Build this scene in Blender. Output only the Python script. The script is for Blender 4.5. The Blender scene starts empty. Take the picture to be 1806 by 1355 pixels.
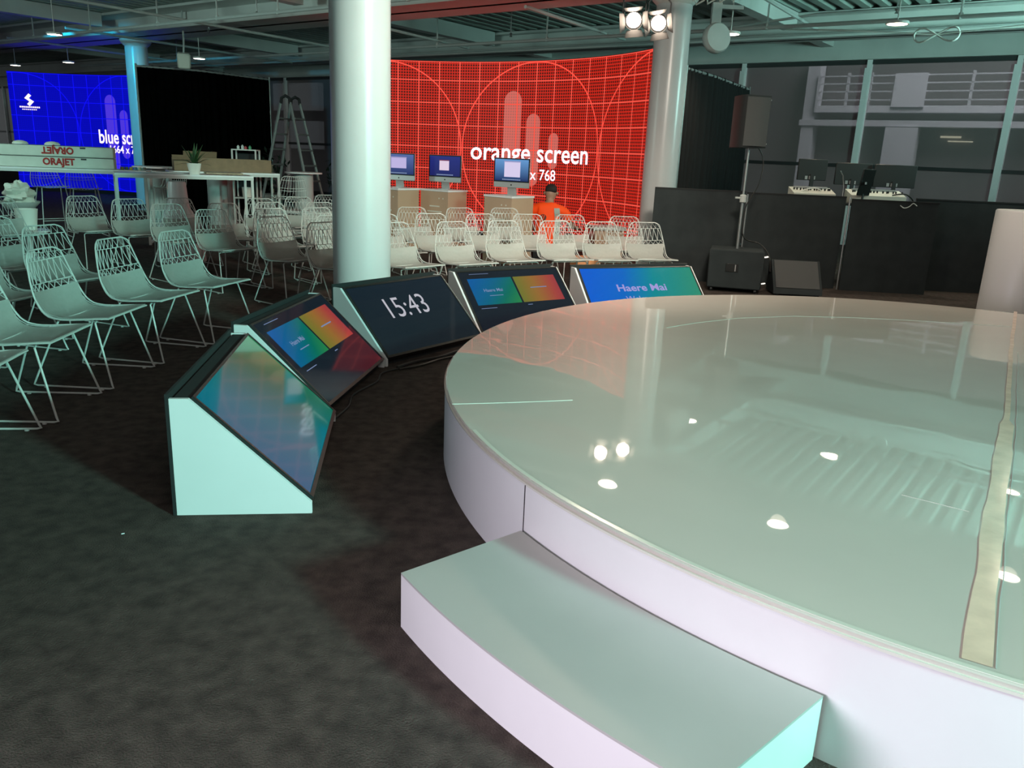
import bpy, math, random
from mathutils import Vector, Matrix
random.seed(7)
PI = math.pi
scene = bpy.context.scene
COL = scene.collection

# ------------------------------------------------------------------ camera
FPX, PITCH, ROLL, EYE = 1423.37, 0.2756, 0.0436, 1.4946
cam_d = bpy.data.cameras.new('camera')
cam_d.sensor_fit = 'HORIZONTAL'; cam_d.sensor_width = 36.0
cam_d.lens = FPX / 1806 * 36.0
cam_d.clip_start = 0.05; cam_d.clip_end = 200
cam = bpy.data.objects.new('camera', cam_d); COL.objects.link(cam)
F = Vector((0, math.cos(PITCH), -math.sin(PITCH)))
UP0 = Vector((0, math.sin(PITCH), math.cos(PITCH))); R0 = Vector((1, 0, 0))
RT = R0 * math.cos(ROLL) + UP0 * math.sin(ROLL)
UP = -R0 * math.sin(ROLL) + UP0 * math.cos(ROLL)
M = Matrix.Identity(4)
for i in range(3):
    M[i][0] = RT[i]; M[i][1] = UP[i]; M[i][2] = -F[i]
M[0][3] = 0; M[1][3] = 0; M[2][3] = EYE
cam.matrix_world = M
scene.camera = cam

# ------------------------------------------------------------------ view, world
scene.view_settings.view_transform = 'Standard'
scene.view_settings.look = 'None'
scene.view_settings.gamma = 1.0
scene.view_settings.use_curve_mapping = False
scene.view_settings.exposure = 0.0
world = bpy.data.worlds.new('overcast'); scene.world = world; world.use_nodes = True
bg = world.node_tree.nodes['Background']
bg.inputs[0].default_value = (0.78, 0.86, 0.88, 1); bg.inputs[1].default_value = 0.26


def aim(o, tgt):
    d = Vector(tgt) - o.location
    o.rotation_euler = d.to_track_quat('-Z', 'Y').to_euler()


def area(name, loc, tgt, size, power, col, spread=180, sy=None):
    l = bpy.data.lights.new(name, 'AREA'); l.energy = power; l.color = col
    l.shape = 'RECTANGLE' if sy else 'DISK'; l.size = size
    if sy: l.size_y = sy
    l.spread = math.radians(spread)
    o = bpy.data.objects.new(name, l); COL.objects.link(o); o.location = loc; aim(o, tgt)
    return o


def spot(name, loc, tgt, power, col, ang=60, blend=.6, rad=.06):
    l = bpy.data.lights.new(name, 'SPOT'); l.energy = power; l.color = col
    l.spot_size = math.radians(ang); l.spot_blend = blend; l.shadow_soft_size = rad
    o = bpy.data.objects.new(name, l); COL.objects.link(o); o.location = loc; aim(o, tgt)
    return o


# unseen lamps: mint wash from the right, pale lavender from the left, plus added fills
area('mint_wash', (8.0, -4.2, 3.8), (-2.4, 5.2, 0.5), 1.0, 190, (0.36, 1.0, 0.86), 56)
area('mint_ceiling_fill', (8.6, 9.6, 2.9), (5.2, 13.6, 4.6), 1.0, 145, (0.50, 1.0, 0.90), 125)  # added to brighten the right ceiling in the mint tint
area('green_ceiling_fill', (-9.5, 8.0, 2.4), (-6.5, 13.5, 5.2), 1.0, 110, (0.62, 0.95, 0.85), 125)  # added to lift the dark left ceiling, no fixture there
area('lavender_wash', (-3.5, -0.8, 1.2), (1.2, 1.3, 0.25), 1.4, 42, (0.95, 0.85, 1.0), 68)
area('warm_fill', (1.5, 4.0, 3.7), (-0.3, 10.8, 1.1), 0.7, 105, (1.0, 0.86, 0.72), 80)  # added over the stage to light the middle chairs warmly
area('overhead_fill', (0.6, 0.2, 3.9), (0.2, 2.6, 0.0), 3.0, 80, (1.0, 0.91, 0.84), 170)  # added soft fill for the stage top and carpet
spot('teal_column_spot', (-9.9, 16.2, 3.4), (-9.04, 20.0, 2.0), 850, (0.0, 0.30, 0.48), 62, .4)
# daylight falling on the street behind the shades
area('street_daylight', (11.2, 17.9, 11.0), (13.9, 21.6, 2.5), 8, 1900, (0.93, 0.95, 1.0), 150)

# ------------------------------------------------------------------ materials
MATS = {}


def mat(name, col, rough=.6, metal=0.0, spec=.5, coat=0.0, emis=None, estr=0.0, bump=None, noise=None, alpha=None):
    m = bpy.data.materials.new(name); m.use_nodes = True
    nt = m.node_tree; b = nt.nodes['Principled BSDF']
    c = col if len(col) == 4 else (*col, 1)
    b.inputs['Base Color'].default_value = c
    b.inputs['Roughness'].default_value = rough
    b.inputs['Metallic'].default_value = metal
    b.inputs['Specular IOR Level'].default_value = spec
    b.inputs['Coat Weight'].default_value = coat
    if emis:
        b.inputs['Emission Color'].default_value = (*emis, 1); b.inputs['Emission Strength'].default_value = estr
    tc = nt.nodes.new('ShaderNodeTexCoord')
    if noise:      # (scale, amount)  slight mottling of the base colour
        n = nt.nodes.new('ShaderNodeTexNoise'); n.inputs['Scale'].default_value = noise[0]; n.inputs['Detail'].default_value = 5
        nt.links.new(tc.outputs['Object'], n.inputs['Vector'])
        r = nt.nodes.new('ShaderNodeValToRGB')
        a = noise[1]
        r.color_ramp.elements[0].position = .3; r.color_ramp.elements[1].position = .7
        r.color_ramp.elements[0].color = (*[max(0, v * (1 - a)) for v in c[:3]], 1)
        r.color_ramp.elements[1].color = (*[min(1, v * (1 + a)) for v in c[:3]], 1)
        nt.links.new(n.outputs['Fac'], r.inputs[0]); nt.links.new(r.outputs[0], b.inputs['Base Color'])
    if bump:
        n2 = nt.nodes.new('ShaderNodeTexNoise'); n2.inputs['Scale'].default_value = bump[0]; n2.inputs['Detail'].default_value = 3
        nt.links.new(tc.outputs['Object'], n2.inputs['Vector'])
        bp = nt.nodes.new('ShaderNodeBump'); bp.inputs['Strength'].default_value = bump[1]; bp.inputs['Distance'].default_value = .01
        nt.links.new(n2.outputs['Fac'], bp.inputs['Height']); nt.links.new(bp.outputs[0], b.inputs['Normal'])
    MATS[name] = m
    return m


def s2l(*c):
    return tuple((v / 255 / 12.92 if v / 255 <= .04045 else ((v / 255 + .055) / 1.055) ** 2.4) for v in c)


def emat(name, col, s=1.0, rough=None):
    """a lit surface (lamp or screen picture) of one colour"""
    m = bpy.data.materials.new(name); m.use_nodes = True
    b = m.node_tree.nodes['Principled BSDF']
    b.inputs['Base Color'].default_value = (0, 0, 0, 1); b.inputs['Roughness'].default_value = rough if rough else .3
    b.inputs['Emission Color'].default_value = (*col, 1); b.inputs['Emission Strength'].default_value = s
    if rough is None: b.inputs['Specular IOR Level'].default_value = 0
    return m


white = mat('white_powder_coat', (.50, .51, .49), .42, noise=(30, .03))
padm = mat('seat_pad_vinyl', (.43, .43, .40), .5, noise=(40, .04)); padm.node_tree.nodes['Principled BSDF'].inputs['Alpha'].default_value = .58
whitelam = mat('white_laminate', (.70, .70, .71), .35, noise=(6, .015))
stagetop = mat('stage_acrylic', (.52, .49, .45), .6, spec=.12, coat=1.0, noise=(1.2, .05))
stagetop.node_tree.nodes['Principled BSDF'].inputs['Coat Roughness'].default_value = .014
# very slight ripples in the protective film
nt = stagetop.node_tree; b_ = nt.nodes['Principled BSDF']
tc_ = nt.nodes.new('ShaderNodeTexCoord'); n_ = nt.nodes.new('ShaderNodeTexNoise'); n_.inputs['Scale'].default_value = 2.2
bp_ = nt.nodes.new('ShaderNodeBump'); bp_.inputs['Strength'].default_value = .05; bp_.inputs['Distance'].default_value = .02
nt.links.new(tc_.outputs['Object'], n_.inputs['Vector']); nt.links.new(n_.outputs['Fac'], bp_.inputs['Height']); nt.links.new(bp_.outputs[0], b_.inputs['Normal']); nt.links.new(bp_.outputs[0], b_.inputs['Coat Normal'])
steptop = mat('step_top', (.40, .40, .385), .3, noise=(3, .04))
black = mat('black_satin', (.008, .010, .010), .35)
blackm = mat('black_matte', (.012, .014, .015), .85)
blackc = mat('black_drape', (.0016, .0018, .0018), 1.0, spec=0, noise=(8, .3))
blackf = mat('black_drape_folds', (.012, .012, .0125), .9, spec=.2)
blackp = mat('black_partition_cloth', (.033, .040, .042), .95, spec=.15, noise=(5, .12), bump=(300, .2))
darkm = mat('dark_plastic', (.02, .022, .023), .45)
grillem = mat('speaker_grille', (.055, .058, .06), .6, bump=(600, .5))
steel = mat('steel', (.45, .47, .47), .35, metal=.9)
gsteel = mat('grey_painted_steel', (.42, .46, .45), .5, noise=(4, .06))
deckm = mat('ceiling_deck_paint', (.34, .40, .37), .6, noise=(2, .15))
beamm = mat('beam_paint', (.62, .64, .62), .5, noise=(1.5, .08))
colm = mat('column_paint', (.56, .58, .59), .28, noise=(1.5, .03))
wallm = mat('header_plaster', (.60, .62, .60), .7, noise=(2, .06))
carpet = mat('carpet', (.060, .047, .041), .95, spec=.2, noise=(14, .38), bump=(160, .9))
wood = mat('worn_wood', (.33, .26, .17), .6, noise=(9, .25))
tape = mat('clear_tape', (.74, .56, .44), .12, spec=.8, noise=(12, .12))
edge = mat('film_edge', (.62, .61, .55), .2)
card = mat('cardboard', (.22, .15, .09), .8, noise=(10, .12))
carton = mat('white_carton', (.50, .51, .46), .7, noise=(8, .06))
redink = mat('red_ink', (.30, .01, .008), .6)
pot = mat('white_pot', (.75, .74, .68), .5)
leafm = mat('leaf_green', (.03, .085, .03), .5, noise=(20, .3))
leafd = mat('dark_leaf', (.008, .02, .012), .6)
orangec = mat('orange_hi_vis_cloth', (1.0, .075, .0), .75)
skin = mat('skin', (.33, .19, .13), .55)
hairm = mat('black_hair', (.012, .009, .008), .8, noise=(60, .4))
trou = mat('black_trousers', (.01, .011, .013), .9)
reflm = mat('grey_reflective_tape', (.35, .40, .37), .4)
shadow_gap = mat('dark_gap', (.05, .045, .05), .9)
peach = mat('tan_plinth_laminate', (.46, .32, .22), .3, coat=.6, noise=(3, .03))
plastic = mat('cream_plastic', (.62, .62, .55), .5)
ladm = mat('ladder_aluminium', (.16, .18, .18), .4, metal=.3)
alu = mat('aluminium', (.6, .62, .62), .35, metal=.7)
cablem = mat('black_cable', (.02, .02, .018), .5)
wcable = mat('white_cable', (.7, .74, .7), .5)
lampglow = emat('lamp_glow', (1, .86, .66), 14)
parglow = emat('par_lens_glow', (1, .80, .62), 26)


# ------------------------------------------------------------------ mesh helpers
class MB:
    def __init__(s): s.v = []; s.f = []; s.uv = None; s.smooth = []

    def add(s, vs, fs, smooth=False):
        o = len(s.v); s.v += [tuple(p) for p in vs]; s.f += [tuple(i + o for i in f) for f in fs]
        s.smooth += [smooth] * len(fs); return s

    def box(s, c, d, rz=0, rx=0, bev=0):
        x, y, z = [k / 2 for k in d]
        if bev:
            bv = bev; vs = []; fs = []
            ring = [(-x + bv, -y), (x - bv, -y), (x, -y + bv), (x, y - bv), (x - bv, y), (-x + bv, y), (-x, y - bv), (-x, -y + bv)]
            inn = [(-x + bv, -y + bv), (x - bv, -y + bv), (x - bv, -y + bv), (x - bv, y - bv), (x - bv, y - bv), (-x + bv, y - bv), (-x + bv, y - bv), (-x + bv, -y + bv)]
            for zz, rr in ((-z, inn), (-z + bv, ring), (z - bv, ring), (z, inn)):
                vs += [(p[0], p[1], zz) for p in rr]
            for k in range(3):
                for i in range(8):
                    j = (i + 1) % 8; fs.append((k * 8 + i, k * 8 + j, k * 8 + 8 + j, k * 8 + 8 + i))
            fs.append(tuple(range(7, -1, -1))); fs.append(tuple(range(24, 32)))
        else:
            vs = [(a, b, e) for e in (-z, z) for a, b in ((-x, -y), (x, -y), (x, y), (-x, y))]
            fs = [(3, 2, 1, 0), (4, 5, 6, 7), (0, 1, 5, 4), (1, 2, 6, 5), (2, 3, 7, 6), (3, 0, 4, 7)]
        m = Matrix.Translation(c) @ Matrix.Rotation(rz, 4, 'Z') @ Matrix.Rotation(rx, 4, 'X')
        return s.add([m @ Vector(p) for p in vs], fs)

    def tube(s, pts, r, n=6, cap=True, closed=False):
        pts = [Vector(p) for p in pts]; N = len(pts); vs = []; fs = []
        prev = None
        for i, p in enumerate(pts):
            if closed: t = pts[(i + 1) % N] - pts[i - 1]
            elif i == 0: t = pts[1] - p
            elif i == N - 1: t = p - pts[i - 1]
            else: t = (pts[i + 1] - p).normalized() + (p - pts[i - 1]).normalized()
            if t.length < 1e-9: t = Vector((0, 0, 1))
            t.normalize()
            if prev is None:
                a = t.orthogonal().normalized()
            else:
                a = prev - t * prev.dot(t)
                a = a.normalized() if a.length > 1e-6 else t.orthogonal().normalized()
            prev = a; b = t.cross(a)
            rr = r[i] if isinstance(r, (list, tuple)) else r
            for k in range(n):
                an = 2 * PI * k / n; vs.append(p + (a * math.cos(an) + b * math.sin(an)) * rr)
        last = N if closed else N - 1
        for i in range(last):
            j = (i + 1) % N
            for k in range(n):
                l = (k + 1) % n; fs.append((i * n + k, i * n + l, j * n + l, j * n + k))
        if cap and not closed:
            fs.append(tuple(range(n - 1, -1, -1))); fs.append(tuple((N - 1) * n + k for k in range(n)))
        return s.add(vs, fs, n > 5)

    def lathe(s, prof, c=(0, 0, 0), n=32, cap=True, axis=None, smooth=True):
        vs = []; fs = []
        for r, z in prof:
            for k in range(n):
                an = 2 * PI * k / n; vs.append(Vector((r * math.cos(an), r * math.sin(an), z)))
        for i in range(len(prof) - 1):
            for k in range(n):
                l = (k + 1) % n; fs.append((i * n + k, i * n + l, i * n + n + l, i * n + n + k))
        if cap:
            if prof[0][0] > 1e-5: fs.append(tuple(range(n - 1, -1, -1)))
            if prof[-1][0] > 1e-5: fs.append(tuple((len(prof) - 1) * n + k for k in range(n)))
        if axis is not None:
            q = Vector((0, 0, 1)).rotation_difference(Vector(axis).normalized())
            vs = [q @ p for p in vs]
        return s.add([p + Vector(c) for p in vs], fs, smooth)

    def prism(s, poly, z0, z1):
        n = len(poly)
        vs = [(x, y, z0) for x, y in poly] + [(x, y, z1) for x, y in poly]
        fs = [tuple(range(n - 1, -1, -1)), tuple(range(n, 2 * n))] + [(i, (i + 1) % n, n + (i + 1) % n, n + i) for i in range(n)]
        return s.add(vs, fs)

    def slab(s, P, nvec, th):
        """polygon P (3D points) given thickness th along nvec"""
        nv = Vector(nvec).normalized() * th; n = len(P); P = [Vector(p) for p in P]
        vs = P + [p + nv for p in P]
        return s.add(vs, [tuple(range(n - 1, -1, -1)), tuple(range(n, 2 * n))] + [(i, (i + 1) % n, n + (i + 1) % n, n + i) for i in range(n)])

    def build(s, name, m, parent=None, fixn=True):
        me = bpy.data.meshes.new(name); me.from_pydata(s.v, [], s.f)
        me.polygons.foreach_set('use_smooth', s.smooth)
        me.materials.append(m)
        if fixn:
            import bmesh
            bm = bmesh.new(); bm.from_mesh(me); bmesh.ops.recalc_face_normals(bm, faces=bm.faces); bm.to_mesh(me); bm.free()
            try: me.set_sharp_from_angle(angle=math.radians(40))
            except Exception: pass
        me.update()
        o = bpy.data.objects.new(name, me); COL.objects.link(o)
        if parent: o.parent = parent
        return o


def tag(o, label=None, cat=None, group=None, kind=None):
    if label: o['label'] = label
    if cat: o['category'] = cat
    if group: o['group'] = group
    if kind: o['kind'] = kind
    return o


def thing(name, label, cat, loc=(0, 0, 0), rz=0, group=None):
    o = bpy.data.objects.new(name, None); COL.objects.link(o); o.empty_display_size = .2
    o.location = loc; o.rotation_euler = (0, 0, rz)
    return tag(o, label, cat, group)


KIDS = {}


def kids(o): return [c for c in COL.objects if c.parent == o]


def dup(root, loc, rz, label, group=None):
    r = root.copy(); COL.objects.link(r); r.location = loc; r.rotation_euler = (0, 0, rz); r['label'] = label
    if group: r['group'] = group
    if root.name not in KIDS: KIDS[root.name] = [(c, kids(c)) for c in kids(root)]
    for c, gs in KIDS[root.name]:
        d = c.copy(); COL.objects.link(d); d.parent = r
        for g in gs:
            e = g.copy(); COL.objects.link(e); e.parent = d
    return r


def text_mb(txt, cap, bold=0.0, align='CENTER', depth=0.0, sx=1.0):
    """flat lettering as a mesh in the xy-plane: cap height `cap`, baseline y = 0"""
    cu = bpy.data.curves.new('t', 'FONT'); cu.body = txt; cu.size = cap / .72; cu.align_x = align
    cu.offset = bold * cap; cu.extrude = depth; cu.resolution_u = 3
    o = bpy.data.objects.new('t', cu); COL.objects.link(o)
    dg = bpy.context.evaluated_depsgraph_get(); dg.update()
    me = bpy.data.meshes.new_from_object(o.evaluated_get(dg))
    mb = MB(); mb.add([(v.co.x * sx, v.co.y, v.co.z) for v in me.vertices], [tuple(p.vertices) for p in me.polygons])
    bpy.data.objects.remove(o); bpy.data.curves.remove(cu); bpy.data.meshes.remove(me)
    return mb


# building grid: a runs along the window wall, b towards it
GU = Vector((.809, -.588, 0)); GV = Vector((.588, .809, 0)); GO = Vector((-1.4, 7.3, 0))
GANG = math.atan2(-.588, .809)


def G(a, b, z=0): return GO + GU * a + GV * b + Vector((0, 0, z))


def gbox(mb, a0, a1, b0, b1, z0, z1):
    c = G((a0 + a1) / 2, (b0 + b1) / 2, (z0 + z1) / 2)
    return mb.box(c, (abs(a1 - a0), abs(b1 - b0), abs(z1 - z0)), GANG)


# ================================================================== SETTING
BW = 12.76      # window wall
mb = MB(); gbox(mb, -42, 19.2, -13, BW + .1, -.1, 0); tag(mb.build('floor', carpet), kind='structure')
# corrugated steel deck, ribs running towards the window wall
mb = MB(); a = -42.0; zz = 4.15; prof = []
while a < 19:
    prof += [(a, zz), (a + .13, zz), (a + .16, zz + .07), (a + .27, zz + .07)]; a += .30
prof.append((a, zz))
vs = []; fs = []
for i, (pa, pz) in enumerate(prof): vs += [G(pa, -9, pz), G(pa, BW + .1, pz), G(pa, BW + .1, pz + .12), G(pa, -9, pz + .12)]
for i in range(len(prof) - 1):
    k = i * 4; fs += [(k, k + 1, k + 5, k + 4), (k + 3, k + 7, k + 6, k + 2)]
mb.add(vs, fs); tag(mb.build('ceiling', deckm), kind='structure')
mb = MB(); gbox(mb, -42, 14, BW - .1, BW + .12, 3.6, 4.3)
gbox(mb, -42, 14, BW - .16, BW - .1, 3.6, 3.66)
tag(mb.build('trim_1', wallm), kind='structure')
# windows: s = 0 at G(7.5..) -> mullions
S0 = 4.665 - GO.x, 18.66 - GO.y
A0 = S0[0] * .809 - S0[1] * .588     # grid a of s = 0
shade = bpy.data.materials.new('mesh_roller_shade'); shade.use_nodes = True
nt = shade.node_tree; nt.nodes.clear()
out = nt.nodes.new('ShaderNodeOutputMaterial'); mx = nt.nodes.new('ShaderNodeMixShader')
tr = nt.nodes.new('ShaderNodeBsdfTransparent'); df = nt.nodes.new('ShaderNodeBsdfPrincipled')
df.inputs['Base Color'].default_value = (.20, .175, .175, 1); df.inputs['Roughness'].default_value = .45
mx.inputs[0].default_value = .62
nt.links.new(tr.outputs[0], mx.inputs[1]); nt.links.new(df.outputs[0], mx.inputs[2]); nt.links.new(mx.outputs[0], out.inputs[0])
framem = mat('window_frame_white', (.90, .90, .90), .35)
darkfr = mat('window_frame_dark', (.03, .035, .036), .5)
mull = [A0 + .07 + 2.56 * k for k in range(-18, 4)]
for k in range(len(mull) - 1):
    w = MB(); gbox(w, mull[k] + .05, mull[k + 1] - .05, BW - .01, BW + .01, 1.62, 3.6); gbox(w, mull[k] + .05, mull[k + 1] - .05, BW - .01, BW + .01, .12, 1.55)
    o = tag(w.build('window_%d' % (k + 1), shade), kind='structure')
    f = MB()
    gbox(f, mull[k] + .045, mull[k + 1] - .045, BW - .05, BW + .04, 3.52, 3.6)
    gbox(f, mull[k] + .045, mull[k + 1] - .045, BW - .03, BW + .03, 1.55, 1.62)
    gbox(f, mull[k] + .045, mull[k + 1] - .045, BW - .05, BW + .04, 0, .12)
    f.build('window_frame', darkfr, o)
for k, a in enumerate(mull):
    w = MB(); gbox(w, a - .045, a + .045, BW - .09, BW + .05, 0, 3.6); gbox(w, a - .075, a + .03, BW - .10, BW - .085, .9, 3.45)
    tag(w.build('trim_%d' % (k + 2), framem), kind='structure')

mb = MB(); gbox(mb, 19, 19.2, -9, BW + .1, 0, 4.3); tag(mb.build('wall_right', mat('right_wall_paint', (.14, .17, .17), .8)), kind='structure')
# ---- the building across the street, seen through the shades
bd = thing('neighbouring_building', 'grey concrete building with balcony railings outside the shaded windows', 'building', (0, 0, 0))
EX = BW + 7
concg = mat('exterior_render', (.20, .18, .18), .9, noise=(1, .1)); concl = mat('exterior_pale_concrete', (.80, .80, .84), .9)
extw = mat('exterior_white_panel', (.95, .95, 1.0), .8)


def es(s): return A0 + s
w = MB(); gbox(w, es(-40), es(14), EX + .6, EX + .8, -1, 8); w.build('wall', concg, bd)
w = MB(); gbox(w, es(-.84), es(-.5), EX, EX + .5, -1, 4.6); w.build('pilaster', concl, bd)
w = MB(); gbox(w, es(-.5), es(9), EX - .1, EX + .5, 3.06, 3.24); w.build('balcony_fascia', extw, bd)
w = MB(); gbox(w, es(-.9), es(9), EX - .05, EX + .5, 2.70, 2.86); w.build('lower_beam', concl, bd)
w = MB()
for z in (3.37, 3.59, 3.80, 4.0): gbox(w, es(-.5), es(9), EX - .1, EX - .05, z, z + .035)
for s_ in (-.5, .3, .9, 3.4, 4.3, 5.4): gbox(w, es(s_), es(s_) + .07, EX - .1, EX - .03, 3.1, 4.1)
w.build('balcony_railing', concl, bd)
w = MB(); gbox(w, es(1.56), es(2.37), EX - .16, EX - .1, 3.2, 4.06); w.build('upper_panel', extw, bd)
w = MB(); gbox(w, es(1.5), es(2.32), EX - .1, EX + .3, -1, 2.68); w.build('lower_panel', concl, bd)
for a, b_2, z0, z1 in ((-25.1, -22.0, 3.05, 4.2), (-25.1, -22.0, 1.4, 2.6)):
    w = MB(); gbox(w, es(a), es(b_2), EX, EX + .3, z0, z1); w.build('pale_panel', extw, bd)
w = MB(); gbox(w, es(2.8), es(3.3), EX + .5, EX + .58, 2.45, 2.5); gbox(w, es(3.0), es(3.6), EX + .5, EX + .58, 2.35, 2.38)
w.build('lit_strip_lamp', emat('office_lamp', (1, .95, .7), 1.6), bd)

# ---- columns
COLS = [((0, 0), 'round white column standing behind the clock monitor, in mint light'),
        ((0, 5.8), 'round white column at the right end of the orange LED wall'),
        ((-13.6, 5.8), 'round column washed teal blue beside the blue LED wall')]
cpos = [(-1.335, 6.95), (1.99, 12.0), (-9.04, 20.0), (-13.1, 19.6)]
clab = ['round white column standing behind the clock monitor, in mint light', 'round white column at the right end of the orange LED wall',
        'round column washed teal blue between the blue wall and the black drape', 'round white column at the far left edge, before the blue wall']
bluecol = mat('column_paint_blue', (.05, .42, .52), .3)
for i, (p, l) in enumerate(zip(cpos, clab)):
    c = thing('column', l, 'column', (p[0], p[1], 0), 0, 'round columns')
    MB().lathe([(.243, 0.0), (.243, 3.45), (.243, 4.14)], n=48).build('shaft', colm, c)
    MB().lathe([(.244, 3.55), (.30, 3.6), (.34, 3.66), (.34, 3.70)], n=48).build('collar', beamm, c)

# ---- ceiling beams, joists, pipes
def beam(a0, a1, b, z0, z1, wf, label):
    w = MB(); gbox(w, a0, a1, b - wf / 2, b + wf / 2, z0, z0 + .06); gbox(w, a0, a1, b - .05, b + .05, z0, z1); gbox(w, a0, a1, b - wf / 2, b + wf / 2, z1 - .05, z1)
    o = w.build('ceiling_beam', beamm); tag(o, label, 'beam', 'ceiling beams'); return o


beam(-42, 13, 5.5, 3.70, 4.14, 1.1, 'wide pale ceiling beam running over the far columns')
beam(-42, 13, 10.6, 3.72, 4.14, .5, 'narrow ceiling beam nearest the window wall')
beam(-42, 13, 0.0, 3.70, 4.14, 1.1, 'wide ceiling beam over the nearest column')
for k, a in enumerate((-20.4, -13.6, -6.8, 0.0, 6.8)):
    w = MB(); gbox(w, a - .12, a + .12, .56, 4.94, 3.86, 4.14); gbox(w, a - .12, a + .12, 6.06, 10.34, 3.86, 4.14); gbox(w, a - .12, a + .12, 10.86, BW - .11, 3.86, 4.14)
    tag(w.build('ceiling_joist', beamm), ['far left cross joist between the ceiling beams', 'cross joist over the teal blue column', 'cross joist left of the nearest column',
        'cross joist over the column by the orange wall', 'cross joist at the right over the control desk'][k], 'joist', 'cross joists')


def pipe(pts, r, label, hang=()):
    o = MB().tube([G(*p) for p in pts], r, 8).build('ceiling_pipe', gsteel); tag(o, label, 'pipe', 'ceiling pipes')
    if hang:
        for a, b, z in hang: MB().tube([G(a, b, z - .03), G(a, b, z + .049), G(a, b, z + .05), G(a, b, 4.16)], [.03, .03, .014, .014], 6).build('hanger', gsteel, o)
    return o


pipe([(-22, 3.7, 3.5), (-4, 3.7, 3.5), (8, 3.7, 3.5)], .032, 'long sprinkler pipe crossing the ceiling above the seating', [(a, 3.7, 3.5) for a in (-17, -14, -11.6, -9.2, -7.4, -5.8, -3)])
pipe([(-20, 7.65, 3.5), (12, 7.65, 3.5)], .03, 'long pipe crossing above the orange wall to the right windows', [(a, 7.65, 3.5) for a in (-15, -9, -6, -3.4, -1, .6, 3.2, 5.5)])
pipe([(-20, 8.6, 3.52), (12, 8.6, 3.52)], .018, 'thin conduit behind the long pipe, nearer the window wall')
pipe([(-3, 7.9, 3.55), (-.3, 7.9, 3.55), (1.2, 8.1, 3.72), (12, 8.1, 3.72)], .02, 'bent conduit rising over the right windows')
for k, (a, b0, b1) in enumerate(((-8.8, 1.2, 7.6), (-5.9, 5.6, 8.6), (-2.25, 5.4, 8.6), (1.15, 5.2, 8.6), (-12.6, 3.7, 9.5), (-16, 4, 9.8))):
    pipe([(a, b0, 3.62), (a - .1, b1, 3.58)], .026, ['branch pipe over the black drape', 'branch pipe over the left of the orange wall', 'branch pipe above the twin stage lamps',
        'branch pipe above the loudspeaker', 'branch pipe over the blue column', 'branch pipe over the blue wall'][k])
for k, (a, b, c_) in enumerate(((-9.9, 5.2, 0), (-7.0, 4.2, 0), (-4.2, 7.65, 0), (-1.6, 7.2, 0), (2.4, 7.65, 0))):
    w = MB().lathe([(.01, 0), (.03, -.02), (.012, -.05), (.03, -.07), (.0, -.075)], c=G(a, b, 3.66), n=10)
    w.tube([G(a, b, 3.65), G(a, b, 3.72 if b > 4.9 and b < 6.1 else 4.16)], .01, 6)
    tag(w.build('sprinkler_head', steel), ['sprinkler head by the teal column', 'sprinkler head on the long left pipe', 'sprinkler head over the orange wall middle',
        'sprinkler head beside the twin stage lamps', 'sprinkler head above the right windows'][k], 'sprinkler', 'sprinkler heads')
# loose cable figure-eight, hanging from pipe on the right
pts = []
for i in range(49):
    t = i / 48 * 2 * PI * 1.5; pts.append(G(2.9 + .28 * math.sin(t), 7.9 + .02 * math.sin(5 * t), 3.33 + .09 * math.sin(2 * t)))
tag(MB().tube([G(5.4, 8, 3.5), G(4.2, 7.95, 3.42)] + pts[::-1] + [G(1.6, 7.9, 3.45), G(.8, 7.9, 3.50)], .014, 6).build('cable_coil', wcable), 'white cable looped in a figure eight under the right ceiling', 'cable')
pts = [G(.30 + .055 * i + .03 * math.cos(i * 1.9), 5.6, 3.55 + .05 * math.sin(i * 2.1)) for i in range(13)]
tag(MB().tube(pts, .012, 6).build('coiled_cable', wcable), 'short coiled white cable beside the far column top', 'cable')

# hanging downlights: every one a thing with its housing and a glowing lens, plus its light
DL = [(2.88, 12.4, 'ceiling downlight nearest the loudspeaker pole'), (4.62, 11.0, 'ceiling downlight above the looped white cable'), (1.28, 9.6, 'downlight over the far left of the stage'),
      (3.145, 8.6, 'downlight over the far middle of the stage'), (6.67, 9.99, 'downlight over the white pedestal on the right'), (5.22, 7.58, 'downlight over the right part of the stage'),
      (-8.67, 15.9, 'ceiling downlight highest at the top left'), (-13.8, 23.2, 'ceiling downlight above the left end of the blue wall'), (-11.5, 21.6, 'ceiling downlight above the middle of the blue wall'),
      (-7.28, 19.2, 'ceiling downlight beside the boxy white ceiling speaker')]
for i, (x, y, l) in enumerate(DL):
    d = thing('downlight', l, 'ceiling light', (x, y, 3.28), 0, 'round ceiling downlights')
    MB().lathe([(.118, 0), (.135, -.004), (.14, .004), (.135, .03), (.05, .045), (.008, .05), (.008, .86)], n=28).build('housing', beamm, d)
    MB().lathe([(.118, -.004), (.06, -.008), (.0, -.009)], n=28).build('lens', lampglow, d)
    if i < 6 or i == 6:
        l_ = bpy.data.lights.new('downlight_light', 'SPOT'); l_.energy = 95 if i < 6 else 25; l_.color = (1, .84, .66); l_.spot_size = 2.4; l_.spot_blend = .9; l_.shadow_soft_size = .09
        lo = bpy.data.objects.new('downlight_light', l_); COL.objects.link(lo); lo.location = (x, y, 3.25)

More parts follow.
